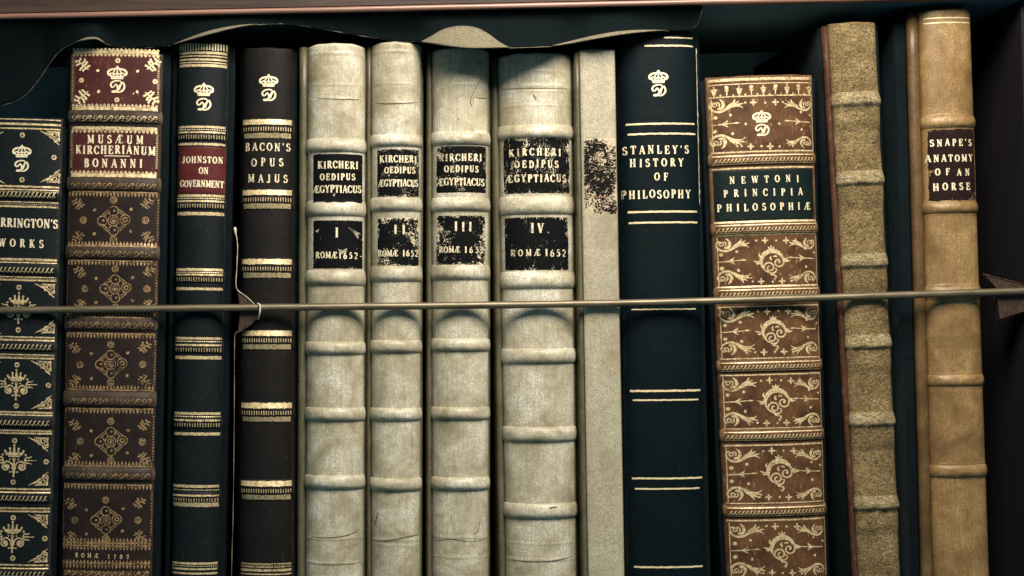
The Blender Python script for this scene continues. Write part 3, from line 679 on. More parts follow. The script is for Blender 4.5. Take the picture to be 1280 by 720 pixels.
# ================================================================== books, left to right
def harrington():
    b = Book('book', 'black gilt book at the far left, cut off, with WORKS in its title', None, (-24, 149), (79, 147), -42, 63, 0.0, 5.0, 2.4, MAT['black'], seed=1)
    b.build_spine(); b.boards(MAT['cloth'], left=5, right=6)
    bandy = [(242, 8), (336, 8), (432, 7), (527, 8), (621, 8), (716, 7)]
    for y, hh in bandy:
        o = b.band(y, hh, 1.5, 0.8, 0.0, rough=0, wave=0)
        f = Foil(b, 0.14); f.cable(y + 1.5, 7.5, 5, 1.3, 0.05); f.build('gilt_tooling', MAT['goldw'], o)
    f = Foil(b)
    for y, t in ((149, 1.3), (155, 2.6), (160.5, 1.8), (233, 2.4), (237, 1.2), (252.5, 1.2), (258, 2.2), (324, 2.4), (328, 1), (346, 1.2), (350, 2), (421, 1.6), (425, 1.2), (443, 1.4), (447.5, 1.6), (515, 2), (518.5, 1.2), (538, 1.4), (541.5, 1.6), (611, 2), (615, 1.4), (635, 1.6), (639, 1.8), (706, 2), (710, 1.2)): f.rule(y, t); f.flush('gilt_rule', MAT['goldw'])
    for y in (239.5, 255, 326, 348, 423.5, 445.4, 517, 540, 637): f.beads(y, 2.3, .65); f.flush('gilt_beading', MAT['goldw'])
    monogram(b, 27, 190, 207, MAT['letter'], 0.95)
    f = Foil(b); text(f, "HARRINGTON'S", 27.5, 278.5, 12, 88, wt=1.1); text(f, 'WORKS', 26, 304, 11, 56, wt=1.1); f.build('title_lettering', MAT['letter'])
    for (y0, y1, cx, xr, fl) in ((163, 231, 28, 75, False), (353, 418, 23, 69, True), (450, 513, 20.5, 65, True), (545, 609, 17.5, 61, True), (641.5, 704, 16, 60, True)):
        f = Foil(b); xl = 2 * cx - xr
        for sx, x in ((1, xl), (-1, xr)):
            filigree(f, x, y0 + 1, sx, 1, 1.0); filigree(f, x, y1 - 1, sx, -1, 1.0)
        ym = (y0 + y1) / 2
        rosette(f, cx + .5, y0 + 6); rosette(f, cx - .5, y1 - 6); rosette(f, cx + 40, ym); rosette(f, cx - 40, ym)
        if fl: fleuron(f, cx, ym - 1)
        f.build('gilt_panel', MAT['goldw'])
harrington()

def museum():
    b = Book('book', 'broad dark book with worn red top panels and gilt knots, second from the left', None, (88, 62), (204, 62), 77, 190, -0.0005, 6.0, 2.5, MAT['umber'], seed=2, cap=2.2)
    b.build_spine(round_top=6); b.boards(MAT['cloth'], left=5, right=9, yl=1.5)
    for y, hh in ((146, 8.5), (230, 9), (315, 9.5), (404, 9.5), (499, 10), (592.5, 9)):
        o = b.band(y, hh, 2.2, 0.75, -0.1, MAT['umberband'], rough=0, wave=0)
        f = Foil(b, 0.14); f.wave(y + 2.5, 8, 13, 1.1, 0.03); f.build('gilt_tooling', MAT['golddull'] if y > 160 else MAT['goldw'], o)
    top = b.patch('title_label', 90.5, 67, 201, 134, MAT['red'], 0.15)
    lab = b.patch('title_label', 88.5, 162, 199.5, 217, MAT['red'], 0.15)
    f = Foil(b, 0.30)
    for yr, tr, ro in ((65, 4.6, ((69.3, 3.6, False), (61.5, 2.6, True))), (135.5, 4.4, ((131.3, 3.6, True),)), (160.5, 4.4, ((164.8, 3.6, False),)), (219, 4.8, ((214.8, 3.4, True),))):
        f.rule(yr, tr, .04)
        for yt, ht, up in ro: f.teeth(yt, ht, 5.0, 4.2, up, .05)
        f.flush('gilt_border', MAT['goldw'])
    for y0, y1 in ((72, 130), (167, 213)):
        for m in (-1, 1):
            for k in range(int((y1 - y0) / 2.6)):
                v = b.v(y0 + 2.6 * k); l, r = b.uL(v), b.uR(v); f.place_uv((l + r) / 2 + m * (r - l) * .462, v); f.line([(-1.2, -.8), (0, .6), (1.2, -.8)], .9)
    f.build('gilt_border', MAT['goldw'])
    f = Foil(b, 0.27)
    for x, y, sx, sy in ((103, 81, 1, 1), (192, 81, -1, 1), (102, 120, 1, -1), (190, 122, -1, -1)): sprig(f, x, y, sx, sy, 1.2)
    for x, y in ((147, 76), (101.5, 100.5), (193.5, 102), (146, 125)): rosette(f, x, y, 2.3)
    for x, y in ((123, 88), (172, 88.5), (123.5, 114.5), (171, 115), (167, 117)): f.place(x, y); f.disc(0, 0, 1.9 if x != 167 else .9)
    f.build('gilt_panel', MAT['gold'], top)
    f = Foil(b, 0.27); crown(f, 147, 91.5, 1.0); script_d(f, 146.5, 108, 1.0); f.build('crown_monogram', MAT['letter'], top)
    f = Foil(b, 0.27); text(f, 'MUSÆUM', 144, 174, 11.5, 70, wt=1.15); text(f, 'KIRCHERIANUM', 144, 187.3, 11.5, 100, wt=1.15); text(f, 'BONANNI', 141.5, 204, 11.5, 73, wt=1.15)
    f.place(146, 194.7); f.line([(-16, 0), (16, 0)], 1.0); f.build('title_lettering', MAT['letter'], lab)
    # side borders in the red panels
    P = [(247, 303, 142, 275.5), (333, 392, 144, 361), (424, 483, 138, 455.5), (518, 578, 138, 552), (613, 674, 132, 650)]
    for i, (y0, y1, cx, cy) in enumerate(P):
        f = Foil(b)
        f.rule(y0 - 7, 1.6); f.teeth(y0 - 3.4, 5.2, 4.3, 2.8, False); f.teeth(y1 + .8, 5.2, 4.3, 2.8, True); f.rule(y1 + 4.6, 1.6)
        knot(f, cx, cy, 0.98)
        for dx, dy in ((0, 25), (0, -23), (-39, 0), (41, 0)):
            f.place(cx + dx * .98, cy - dy); f.ring(0, 0, 3.9, 1.2, 14); f.ring(0, 0, 1.9, 1.3, 10)
        for dx, dy in ((-24, 13), (22, 14), (-24, -17), (21, -14)): f.place(cx + dx, cy - dy); f.disc(0, 0, 2.1, 9)
        for dx, dy, sx, sy in ((-45, 20, 1, 1), (43, 21, -1, 1), (-45, -20, 1, -1), (43, -20, -1, -1)): sprig(f, cx + dx, cy - dy, sx, sy, 0.95)
        for m in (-1, 1):
            for k in range(int((y1 - y0) / 3.6)):
                y = y0 + 2 + k * 3.6; v = b.v(y); l, r = b.uL(v), b.uR(v)
                f.place_uv((l + r) / 2 + m * (r - l) * .485, v); f.disc(0, 0, 1.0, 6)
        f.build('gilt_panel', MAT['golddull'])
    f = Foil(b); f.teeth(679.5, 4.0, 4.3, 2.8, True); f.rule(682.5, 1.4); f.teeth(686, 4.2, 4.3, 2.8, False); f.flush('gilt_border', MAT['golddull'])
    f.teeth(702, 3.6, 4.3, 2.8, True); f.rule(704.5, 1.4); f.teeth(708.5, 5, 4.3, 2.8, False); f.flush('gilt_border', MAT['golddull']); f.wave(717, 7, 10, 1.6); f.build('gilt_border', MAT['golddull'])
    f = Foil(b); text(f, 'ROMÆ', 108.5, 694.2, 6.2, 29, wt=1.1); text(f, '1709', 148, 696.2, 6.2, 26, wt=1.1); f.build('date_lettering', MAT['goldmid'])
museum()

def johnston():
    b = Book('book', 'slim charcoal book with a small red title label and crowned monogram', None, (223.5, 55), (286.5, 55), 214, 274, 0.0005, 8.5, 2.0, MAT['black'], seed=3, cap=1.0)
    b.build_spine(); b.boards(MAT['cloth'], left=9, right=7, yl=1.5)
    for y in (168, 254, 346, 434, 528, 622):
        o = b.band(y, 8, 1.3, 0.9, 0.1, rough=0, wave=0)
        f = Foil(b, 0.14); f.teeth(y + 3.2, 5, 3.1, 1.3, True, .05, False); f.rule(y - 2.6, 2.2, .03); f.build('gilt_tooling', MAT['goldw'], o)
    f = Foil(b); f.teeth(58.5, 8.5, 3.35, 1.7, True, .04, False); f.flush('gilt_border', MAT['gold'])
    for y, t in ((65.8, 3.2), (69.9, 1.5), (74.2, 2.4), (78, 1.4), (81.7, 3.2), (158.5, 2.8), (180, 3), (244.5, 3.2), (267, 4.2), (337, 3.2), (361, 3.4), (423, 3.0), (447, 4.2), (517, 3.2), (542.5, 3.6), (608, 3.4), (631, 5), (704.5, 2.6), (711.5, 2.2), (717, 2.4)): f.rule(y, t, .03); f.flush('gilt_rule', MAT['goldmid'])
    for y in (162, 248, 340.5, 426.8, 520.8, 612.6, 707.8): f.beads(y, 2.2, .7, .04); f.flush('gilt_beading', MAT['gold'])
    monogram(b, 254.7, 113, 130, MAT['letter'], 0.98)
    lab = b.patch('title_label', 222.5, 183, 283.5, 242, MAT['redlabel'], 0.15)
    f = Foil(b, 0.27); text(f, 'JOHNSTON', 253, 199.5, 9, 51, wt=1.15); text(f, 'ON', 254.5, 213.5, 9, 12, wt=1.15); text(f, 'GOVERNMENT', 252, 229.5, 9.4, 55, wt=1.15); f.build('title_lettering', MAT['letter'], lab)
johnston()

def bacon():
    b = Book('book', 'dark plum leather book with broad pale gilt bands, right of the dangling cord', None, (303, 62), (367, 62), 299, 367, 0.004, 9.0, 2.0, MAT['plum'], seed=4)
    b.build_spine(); b.boards(MAT['cloth'], left=3, right=5, yl=1.5)
    for y in (160, 248, 334.5, 424, 514.5, 612):
        o = b.band(y, 13, 1.8, 0.8, 0.0, rough=0, wave=0)
        f = Foil(b, 0.30); f.teeth(y + 1.5, 5.0, 3.0, 1.2, True, .05, False); f.rule(y - 7.5, 6.6, .03); f.rule(y + 9.5, 6.0, .05); f.build('gilt_tooling', MAT['goldmid'], o)
    f = Foil(b)
    for y, t in ((705, 1.3), (709, 1.2), (713, 3.0), (718, 1.6)): f.rule(y, t, .04); f.flush('gilt_rule', MAT['goldw'])
    f.beads(707, 2, .6, .05); f.build('gilt_beading', MAT['goldw'])
    monogram(b, 336, 102, 118.5, MAT['letter'], 0.95)
    f = Foil(b); text(f, "BACON'S", 334.5, 183.5, 11, 57, wt=1.05); text(f, 'OPUS', 334, 202.5, 11, 40, wt=1.05); text(f, 'MAJUS', 334.5, 222.8, 11, 50, wt=1.05); f.build('title_lettering', MAT['letterw'])
bacon()

LB, UN = (0.0035, 0.004, 0.0045), (0.70, 0.60, 0.44)
SET = 'cream vellum volumes of one numbered set'
def vellum(num, lab, TL, TR, BL, BR, mat, Y0, left, bands, ridges, l1, l2, t1, t2, fl1, fl2, seed, txt_mat, D=12.0, extra=None, nn=2.0, right=3):
    b = Book('book', lab, SET, TL, TR, BL, BR, Y0, D, nn, mat, ridges, seed=seed, wob=0.2)
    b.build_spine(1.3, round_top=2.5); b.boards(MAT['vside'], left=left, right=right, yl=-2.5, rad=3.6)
    for (y, hh, h, k, tc) in bands: b.band(y, hh, h, k, tc)
    for n_, (rect, tx, fl, st) in enumerate(((l1, t1, fl1, (1, 1, 1)), (l2, t2, fl2, (1, 1, 1.0)))):
        mt = m_label('flaked_black_label', LB, UN, fl, seed * 2 + n_ + 0.37, 560 if n_ == 0 else 430, (1.0, 1.0, 1.15) if num != 'IV' else (1.4, 1.4, 0.6))
        p = b.patch('title_label' if n_ == 0 else 'volume_label', *rect, mt, 0.18)
        f = Foil(b, 0.26)
        for a in tx: text(f, *a, wt=1.2)
        f.build('title_lettering' if n_ == 0 else 'volume_lettering', txt_mat, p)
        fr = Foil(b, 0.12); x0, y0, x1, y1 = rect; xm, ym = (x0 + x1) / 2, (y0 + y1) / 2
        if extra: extra(b, n_, p)
    f = Foil(b, 0.2)
    for pts, w in CRACKS[num]:
        u0, v0 = b.loc(*pts[0]); f.org = (u0, v0, 1, 1, 1); f.line([(b.loc(*q)[0] - u0, b.loc(*q)[1] - v0) for q in catmull(pts, 4)], [x * .8 for x in w]); f.flush('crack', MAT['crack'])
    return b
def flake(b, pts, mat, parent, lift=0.34):
    """scrap of lifted label showing the vellum below"""
    P = [b.loc(*p) for p in pts]; c = (sum(p[0] for p in P) / len(P), sum(p[1] for p in P) / len(P))
    vs = [b.pt(c[0], c[1], lift * MM)] + [b.pt(u, v, lift * MM) for u, v in P]
    return mesh_obj('torn_scrap', vs, [(0, 1 + i, 1 + (i + 1) % len(P)) for i in range(len(P))], mat, parent, False)
V1R = [(105, 1.6, .18, 1.2, -.3), (123, 2.0, .22, 1.2, -.4), (66, 2.4, .3, 1.0, -.3), (673, 2.2, .3, 1.0, -.5), (704, 1.8, .25, 1.0, -.3)]
big, sm = (2.8, .80, -.22), (2.9, .56, -.12)
CRACKS = {
 'I': [([(389, 670.5), (405, 672), (425, 671), (440, 667), (450, 661)], [.5, 1.4, 1.8, 1.6, .4]), ([(387, 704), (410, 706), (435, 705), (451, 702)], [.4, .9, .8, .3]), ([(397, 122), (415, 124), (432, 124), (449, 124.5)], [.8, .5, 1.1, .9])],
 'II': [([(468, 675.5), (480, 676), (500, 673), (523, 668)], [.4, 1.6, 2.2, 1.2]), ([(469, 655), (471, 646), (473, 640)], [1.2, 2.0, .5]), ([(468, 128.5), (490, 129.5), (523, 128)], [.7, 1.3, .6])],
 'III': [([(545, 676), (565, 674), (585, 677), (608, 674)], [.5, 1.2, .7, .4]), ([(600, 652), (598, 662), (592, 668)], [.4, .8, .4]), ([(572, 148), (573.5, 149)], [1.4, 1.2])],
 'IV': [([(640, 699), (655, 702), (680, 702), (702, 699), (716, 695)], [.4, 1.4, 1.2, 1.6, .4]), ([(687, 635), (694, 633.5), (697, 634)], [2.2, 1.8, .4]), ([(666, 118), (669, 122), (670, 125)], [.8, 1.8, .5]), ([(627, 111.5), (650, 111), (680, 110.5), (708, 111)], [.5, 1.0, .8, .5])]}
def e1(b, n_, p):
    if n_ == 1:
        flake(b, [(435, 284), (443, 288), (450, 292), (454, 297), (453, 301), (447, 298), (442, 291)], MAT['white'], p)
        flake(b, [(422, 311), (428, 313), (434, 310), (433, 315), (427, 318)], MAT['white'], p); flake(b, [(394, 289), (399, 286), (397, 291)], MAT['white'], p)
    else: flake(b, [(416, 244), (419, 241), (418, 246)], MAT['white'], p)
vellum('I', 'cream vellum book whose lower black label carries the numeral I', (385, 58), (456.5, 58), 382, 454, MAT['v1'], 0.0, 11,
       [(181, 9) + big, (260, 10) + big, (347, 10) + big, (435, 8) + sm, (518, 8.5) + sm, (603, 8.5) + sm], V1R,
       (391, 192, 454, 253), (391, 275, 454.5, 336), [('KIRCHERI', 422.5, 206, 10, 51), ('OEDIPUS', 422, 221, 9, 44), ('ÆGYPTIACUS', 421.5, 236, 10, 61)],
       [('I', 422, 291, 13, 6), ('ROMÆ', 408, 319, 8.6, 27), ('1652-', 438, 319.5, 8.6, 29)], 0.76, 0.70, 1, MAT['letter'], extra=e1)
vellum('II', 'cream vellum book whose lower black label carries the numeral II, narrowest of its set', (464, 56), (526.5, 56), 464, 525, MAT['v2'], 0.001, 6,
       [(175, 8) + big, (255, 9) + big, (342, 10) + big, (433, 8) + sm, (518, 8) + sm, (606, 8) + sm], [(104, 1.6, .2, 1.2, -.3), (128, 2, .2, 1.2, -.4), (64, 2.4, .3, 1, -.3), (675, 2.4, .3, 1, -.5), (682, 1.6, .2, 1, 0)],
       (471, 186, 524.5, 246), (471.5, 272, 524, 332), [('KIRCHERI', 498, 198.5, 9.6, 47), ('OEDIPUS', 500, 212.5, 8.8, 39), ('ÆGYPTIACUS', 498, 228.5, 9.6, 50)],
       [('II', 499.5, 286.5, 12, 14), ('ROMÆ', 485, 316.5, 8.6, 25), ('1652', 513, 316.5, 8.6, 20)], 0.61, 0.595, 2, MAT['letter'])
def e3(b, n_, p):
    if n_ == 0: return
    b.patch('torn_strip', 593, 123, 609, 167, MAT['strip'], 0.2, None, 1.1, 14, 40)
    f = Foil(b, 0.30); f.place(594, 114); f.line([(9, 18), (2, 6), (-4, -6), (-6, -14), (-4, -19)], [.4, .8, .6, .9, .4], 3); f.flush('crease', MAT['crack']); f.place(601, 122.5); f.line([(-8, 0), (0, -.5), (8, .4)], .8); f.flush('crease', MAT['crack'])
vellum('III', 'cream vellum book whose lower black label carries the numeral III, torn at the top', (540, 63), (611, 63), 540, 610, MAT['v3'], 0.0015, 7,
       [(172, 9) + big, (255, 9) + big, (340, 10) + big, (431, 8) + sm, (517, 8) + sm, (605, 8) + sm], [(105, 1.6, .2, 1.2, -.3), (80, 2, .2, 1.2, -.4), (672, 2.6, .3, 1, -.4), (697, 1.8, .25, 1, -.3)],
       (545, 182, 608.5, 241), (545, 269, 607, 331), [('KIRCHERI', 576, 196.5, 9.8, 54), ('OEDIPUS', 577, 211, 9, 43), ('ÆGYPTIACUS', 576.5, 227, 10, 60)],
       [('III', 579, 283, 12.5, 22), ('ROMÆ', 562, 312, 8.6, 26), ('1652', 593, 312.5, 8.6, 25)], 0.635, 0.595, 3, MAT['letterw'], extra=e3)
vellum('IV', 'broad cream vellum book whose lower black label carries the numeral IV, shaded at the top', (622, 70), (714, 70), 632, 720, MAT['v4'], 0.0015, 9,
       [(164, 9) + big, (256, 12) + big, (350, 11) + big, (445, 9.5) + sm, (543, 9.5) + sm, (639, 9.5) + sm], [(107, 3.0, .35, 1.0, -.4), (113, 1.6, .2, 1.2, -.3), (131, 1.8, .2, 1.2, -.3), (88, 2, .2, 1.2, -.4), (700, 2.4, .3, 1, -.4), (680, 1.6, .2, 1, 0)],
       (627.5, 172, 712.5, 242), (629.5, 271, 711, 338), [('KIRCHERI', 669.5, 190, 10, 65), ('OEDIPUS', 671, 205, 10, 55), ('ÆGYPTIACUS', 671, 222.5, 10.4, 76)],
       [('IV.', 675, 285, 13, 23), ('ROMÆ', 657, 316, 9, 36), ('1652', 694.5, 316, 9.6, 27)], 0.625, 0.64, 4, MAT['letterw'], D=14.0)

def white_book():
    b = Book('book', 'narrow plain white vellum book with one shredded label and no bands', None, (724, 62), (768, 62), 735, 780, 0.001, 2.2, 3.6, MAT['white'], seed=9, wob=0.22)
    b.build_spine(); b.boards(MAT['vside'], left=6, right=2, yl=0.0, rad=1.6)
    mt = m_label('shredded_label', (0.006, 0.005, 0.0045), (0.50, 0.41, 0.29), 0.53, 9.7, 380, (1, 1, 1.2), 0.012)
    p = b.patch('title_label', 729.5, 172.5, 771, 268.5, mt, 0.2, None, 0.3)
    f = Foil(b, 0.3); f.place(750, 248); f.line([(-19, 2), (19, 2)], 1.1); f.build('gilt_rule', MAT['golddull'], p)
white_book()

def stanley():
    b = Book('book', 'wide smooth blue-black book with thin paired gilt lines and four-line title', None, (773, 41), (869, 41), 781, 884, 0.004, 9.5, 2.2, MAT['blackblue'], seed=10, cap=2)
    b.build_spine(); b.boards(MAT['cloth'], left=2, right=6, yl=1.0)
    f = Foil(b)
    for y, t, m, m2 in ((47, 1.6, .55, .06), (57, 1.9, .3, .06), (154.5, 2.2, .06, .06), (167, 2.2, .08, .05), (264.5, 2.4, .07, .05), (278, 2.2, .08, .05), (386.5, 1.5, .1, .1), (376, 1.8, .07, .06), (488.5, 2.6, .07, .06), (500, 1.9, .1, .09), (598, 2.2, .08, .06), (611, 1.9, .11, .1), (709, 2.2, .09, .08)): f.rule(y, t, m, m2, .4); f.flush('gilt_rule', MAT['gold'])
    monogram(b, 823.5, 97, 113, MAT['letter'], 0.97)
    f = Foil(b); text(f, "STANLEY'S", 821, 187, 11.4, 82, wt=1.1); text(f, 'HISTORY', 821.5, 203, 11, 67, wt=1.1); text(f, 'OF', 826.5, 220.5, 10.6, 17, wt=1.1); text(f, 'PHILOSOPHY', 821.5, 242.5, 11.4, 86, wt=1.1); f.build('title_lettering', MAT['letter'])
    pts = []
    for k in range(46):
        y = 58 + k * 4.4; u, v = b.loc(870, y); v = b.v(y); u = b.uR(v)
        pts.append((u + 0.0001 + 0.00035 * mnoise.noise((k * .7, 2, 3)), b.D - 0.0012 + 0.0004 * mnoise.noise((k * .9, 1, 7)), v))
    tube('worn_edge', pts, 0.00032, MAT['pale'], b.root, 6, [0.35 + 0.65 * abs(mnoise.noise((k * .55, 9, 1))) * 1.6 for k in range(46)])
stanley()

def newton():
    b = Book('book', 'brown calf book covered in gilt scrolls with a dark green title label', None, (881, 97), (1014, 96), 907.5, 1033, 0.002, 9.0, 2.3, MAT['brown'], seed=11, cap=1.2)
    b.tilt = 0.0; b.build_spine(); b.boards(MAT['cloth'], left=6, right=6, yl=1.5)
    for y in (198.5, 285, 366, 457, 544, 638.5):
        o = b.band(y, 8, 2.0, 0.75, -0.05, rough=0, wave=0)
        f = Foil(b, 0.14); f.cable(y + 1.5, 5.5, 4.6, 1.4, .03); f.rule(y - 4.5, 1.3); f.rule(y + 5.6, .9); f.build('gilt_tooling', MAT['goldnewt'], o)
    f = Foil(b)
    for y, t in ((98.5, 3.4), (104, 1.2), (119.5, 1.6), (189, 2.0), (209.5, 1.8), (276.5, 2.2), (293, 1.8), (357.5, 2.0), (382.5, 1.6), (447.5, 1.6), (468, 1.8), (535, 1.4), (556, 2.0), (628.5, 1.4), (650, 2.0)): f.rule(y, t, .015); f.flush('gilt_rule', MAT['goldnewt'])
    f = Foil(b)                                   # acorn border under the headcap
    for i in range(9):
        v = b.v(112); l, r = b.uL(v), b.uR(v); f.place_uv(l + (r - l) * (.06 + .112 * i), v)
        if i % 2 == 0: f.line([(0, 6), (0, 2)], [1.6, 2.2, 1.2]); f.line([(-4, 1.6), (0, 2.6), (4, 1.6)], [1, 2, 1]); f.line([(0, 1), (0, -3), (0, -6.5)], [6, 4, .8])
        else: f.disc(0, 4, 2.6, 8); f.line([(0, 3), (0, -6)], 1.4); f.line([(-2.6, 1), (0, -1), (2.6, 1)], 1.2)
        f.place_uv(l + (r - l) * (.116 + .112 * i), v); f.disc(0, -5.5, 1.3, 7)
    f.build('gilt_border', MAT['goldnewt'])
    lab = b.patch('title_label', 886.5, 211, 1019, 275.5, m_leather('dark_green_label', (0.002, 0.0065, 0.0065), (0.004, 0.010, 0.009), (0.016, 0.022, 0.020), 0.7, 0.5, seed=12), 0.15)
    f = Foil(b, 0.27); text(f, 'NEWTONI', 956, 224, 9.6, 87, wt=1.1); text(f, 'PRINCIPIA', 955, 240.5, 9.8, 99, wt=1.1); text(f, 'PHILOSOPHIÆ', 956.5, 258.5, 10, 117, wt=1.1); f.build('title_lettering', MAT['letter'], lab)
    monogram(b, 952.5, 146.5, 162.5, MAT['letter'], 0.95)
    P = [(122, 189, 953, 155, 0), (295, 357.5, 967, 326, 1), (383, 446, 969.5, 414, 1), (469.5, 534.5, 973, 501, 1), (557.5, 627.5, 976, 590, 1), (652, 722, 980, 685, 1)]
    for y0, y1, cx, cy, c in P:
        f = Foil(b); ym = (y0 + y1) / 2; k = (ym - 155) / 530; xl = 886 + 25 * k; xr = 1014.5 + 16 * k
        acanthus(f, xl + 4, y0 + 10.5, 1, 1); acanthus(f, xl + 6, y1 - 9.5, 1, -1, 1.0); acanthus(f, xr - 4, y0 + 8.5, -1, 1, .86); acanthus(f, xr - 3, y1 - 10, -1, -1, .86)
        arrow(f, xl + 14, ym + .5, 1); arrow(f, xr - 12, ym - 4, -1)
        for dx, dy in ((8, -8), (8, 9), (27, -12), (29, 12)): f.place(xl + dx, ym + dy); f.disc(0, 0, 2.6 if dx < 10 else 1.9, 7)
        for dx, dy in ((-14, -13), (-12, 9), (-2, -9)): f.place(xr + dx, ym + dy - 2); f.disc(0, 0, 1.7, 7)
        for sgn, yy in ((1, y0 + 6), (-1, y1 - 6)):
            star4(f, cx - 13 + sgn * 2, yy, 4.6); star4(f, cx + 13 + sgn * 3, yy, 4.6)
            for dx in (-24, 1, 24): f.place(cx + dx + sgn * 2, yy); f.disc(0, 0, 1.5, 7)
        if c: c_scroll(f, cx - 3, cy, 1.0)
        else:
            for dx in (-21, 21): f.place(cx + dx, cy); f.disc(0, 0, 1.7, 7)
        v0, v1 = b.v(y0), b.v(y1); f.org = (0, 0, 1, 1, 1)
        f.line([(b.uL(v0) * .965 + b.uR(v0) * .035, v0), (b.uL(v1) * .965 + b.uR(v1) * .035, v1)], 1.1); f.line([(b.uR(v0) * .98 + b.uL(v0) * .02, v0), (b.uR(v1) * .98 + b.uL(v1) * .02, v1)], 1.0)
        f.build('gilt_panel', MAT['goldnewt'])
newton()

def suede():
    b = Book('book', 'rough olive suede book without title, with a reddish worn board edge', None, (1034, 30), (1093, 30), 1072, 1124, 0.0, 7.0, 2.2, MAT['suede'], seed=12, wob=0.35, cap=1.0,
             ridges=[(y, 40, 1.5, 1.5, -.62) for y in (124, 222.5, 326, 427.5, 524.5, 629)])
    b.build_spine(); b.boards(MAT['cloth'], left=7, right=6, yl=-1.6, rad=2.4, mat_left=MAT['redboard'], joint=3.0, ext=2)
    for y in (124, 222.5, 326, 427.5, 524.5, 629): b.band(y, 10, 2.3, 1.7, -.4, MAT['suederidge'], rough=.45)
suede()

def snape():
    b = Book('book', 'golden tan calf book with a dark label, last on the right', None, (1147, 14), (1211, 12), 1166, 1235, 0.001, 8.5, 2.3, MAT['tan'], seed=13, wob=0.15, cap=2.2,
             ridges=[(144, 1.4, .3, 1, 0), (160, 1.4, .3, 1, 0), (252.5, 1.4, .3, 1, 0), (267, 1.4, .3, 1, 0), (357, 1.8, .4, 1, -.2), (374, 1.6, .4, 1, 0), (467, 1.2, .25, 1, 0), (484, 1.2, .25, 1, 0), (580, 1.2, .25, 1, 0), (597, 1.2, .25, 1, 0)])
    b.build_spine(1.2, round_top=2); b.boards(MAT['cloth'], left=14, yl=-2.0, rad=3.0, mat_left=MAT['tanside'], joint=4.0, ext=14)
    for y, hh in ((152, 7.5), (259.5, 7), (365.5, 8), (475.5, 7.5), (589, 8)): b.band(y, hh, 2.2, .7, -.05)
    b.spine.data.materials[0] = m_vellum('stained_tan_calf', (0.115, 0.061, 0.021), (0.245, 0.147, 0.058), (0.40, 0.262, 0.118), 8.0, 0.9, 0.4, (b.v(437), b.v(419)))
    f = Foil(b); f.rule(22, 1.4, .05); f.flush('gilt_rule', MAT['gold']); f.rule(28, 1.4, .05); f.build('gilt_rule', MAT['gold'])
    lab = b.patch('title_label', 1159.5, 161.5, 1218.5, 251, m_label('worn_maroon_label', (0.013, 0.0065, 0.0065), (0.36, 0.21, 0.105), 0.685, 13.2, 300), 0.2, None, 0.5)
    f = Foil(b, 0.3); text(f, "SNAPE'S", 1190, 178, 9.4, 52, wt=1.2); text(f, 'ANATOMY', 1188.5, 197.5, 9.6, 58, wt=1.2); text(f, 'OF', 1178, 215, 9.2, 17, wt=1.2); text(f, 'AN', 1204, 215, 9.2, 17, wt=1.2); text(f, 'HORSE', 1190.5, 233, 10, 46, wt=1.2); f.build('title_lettering', MAT['letter'], lab)
snape()

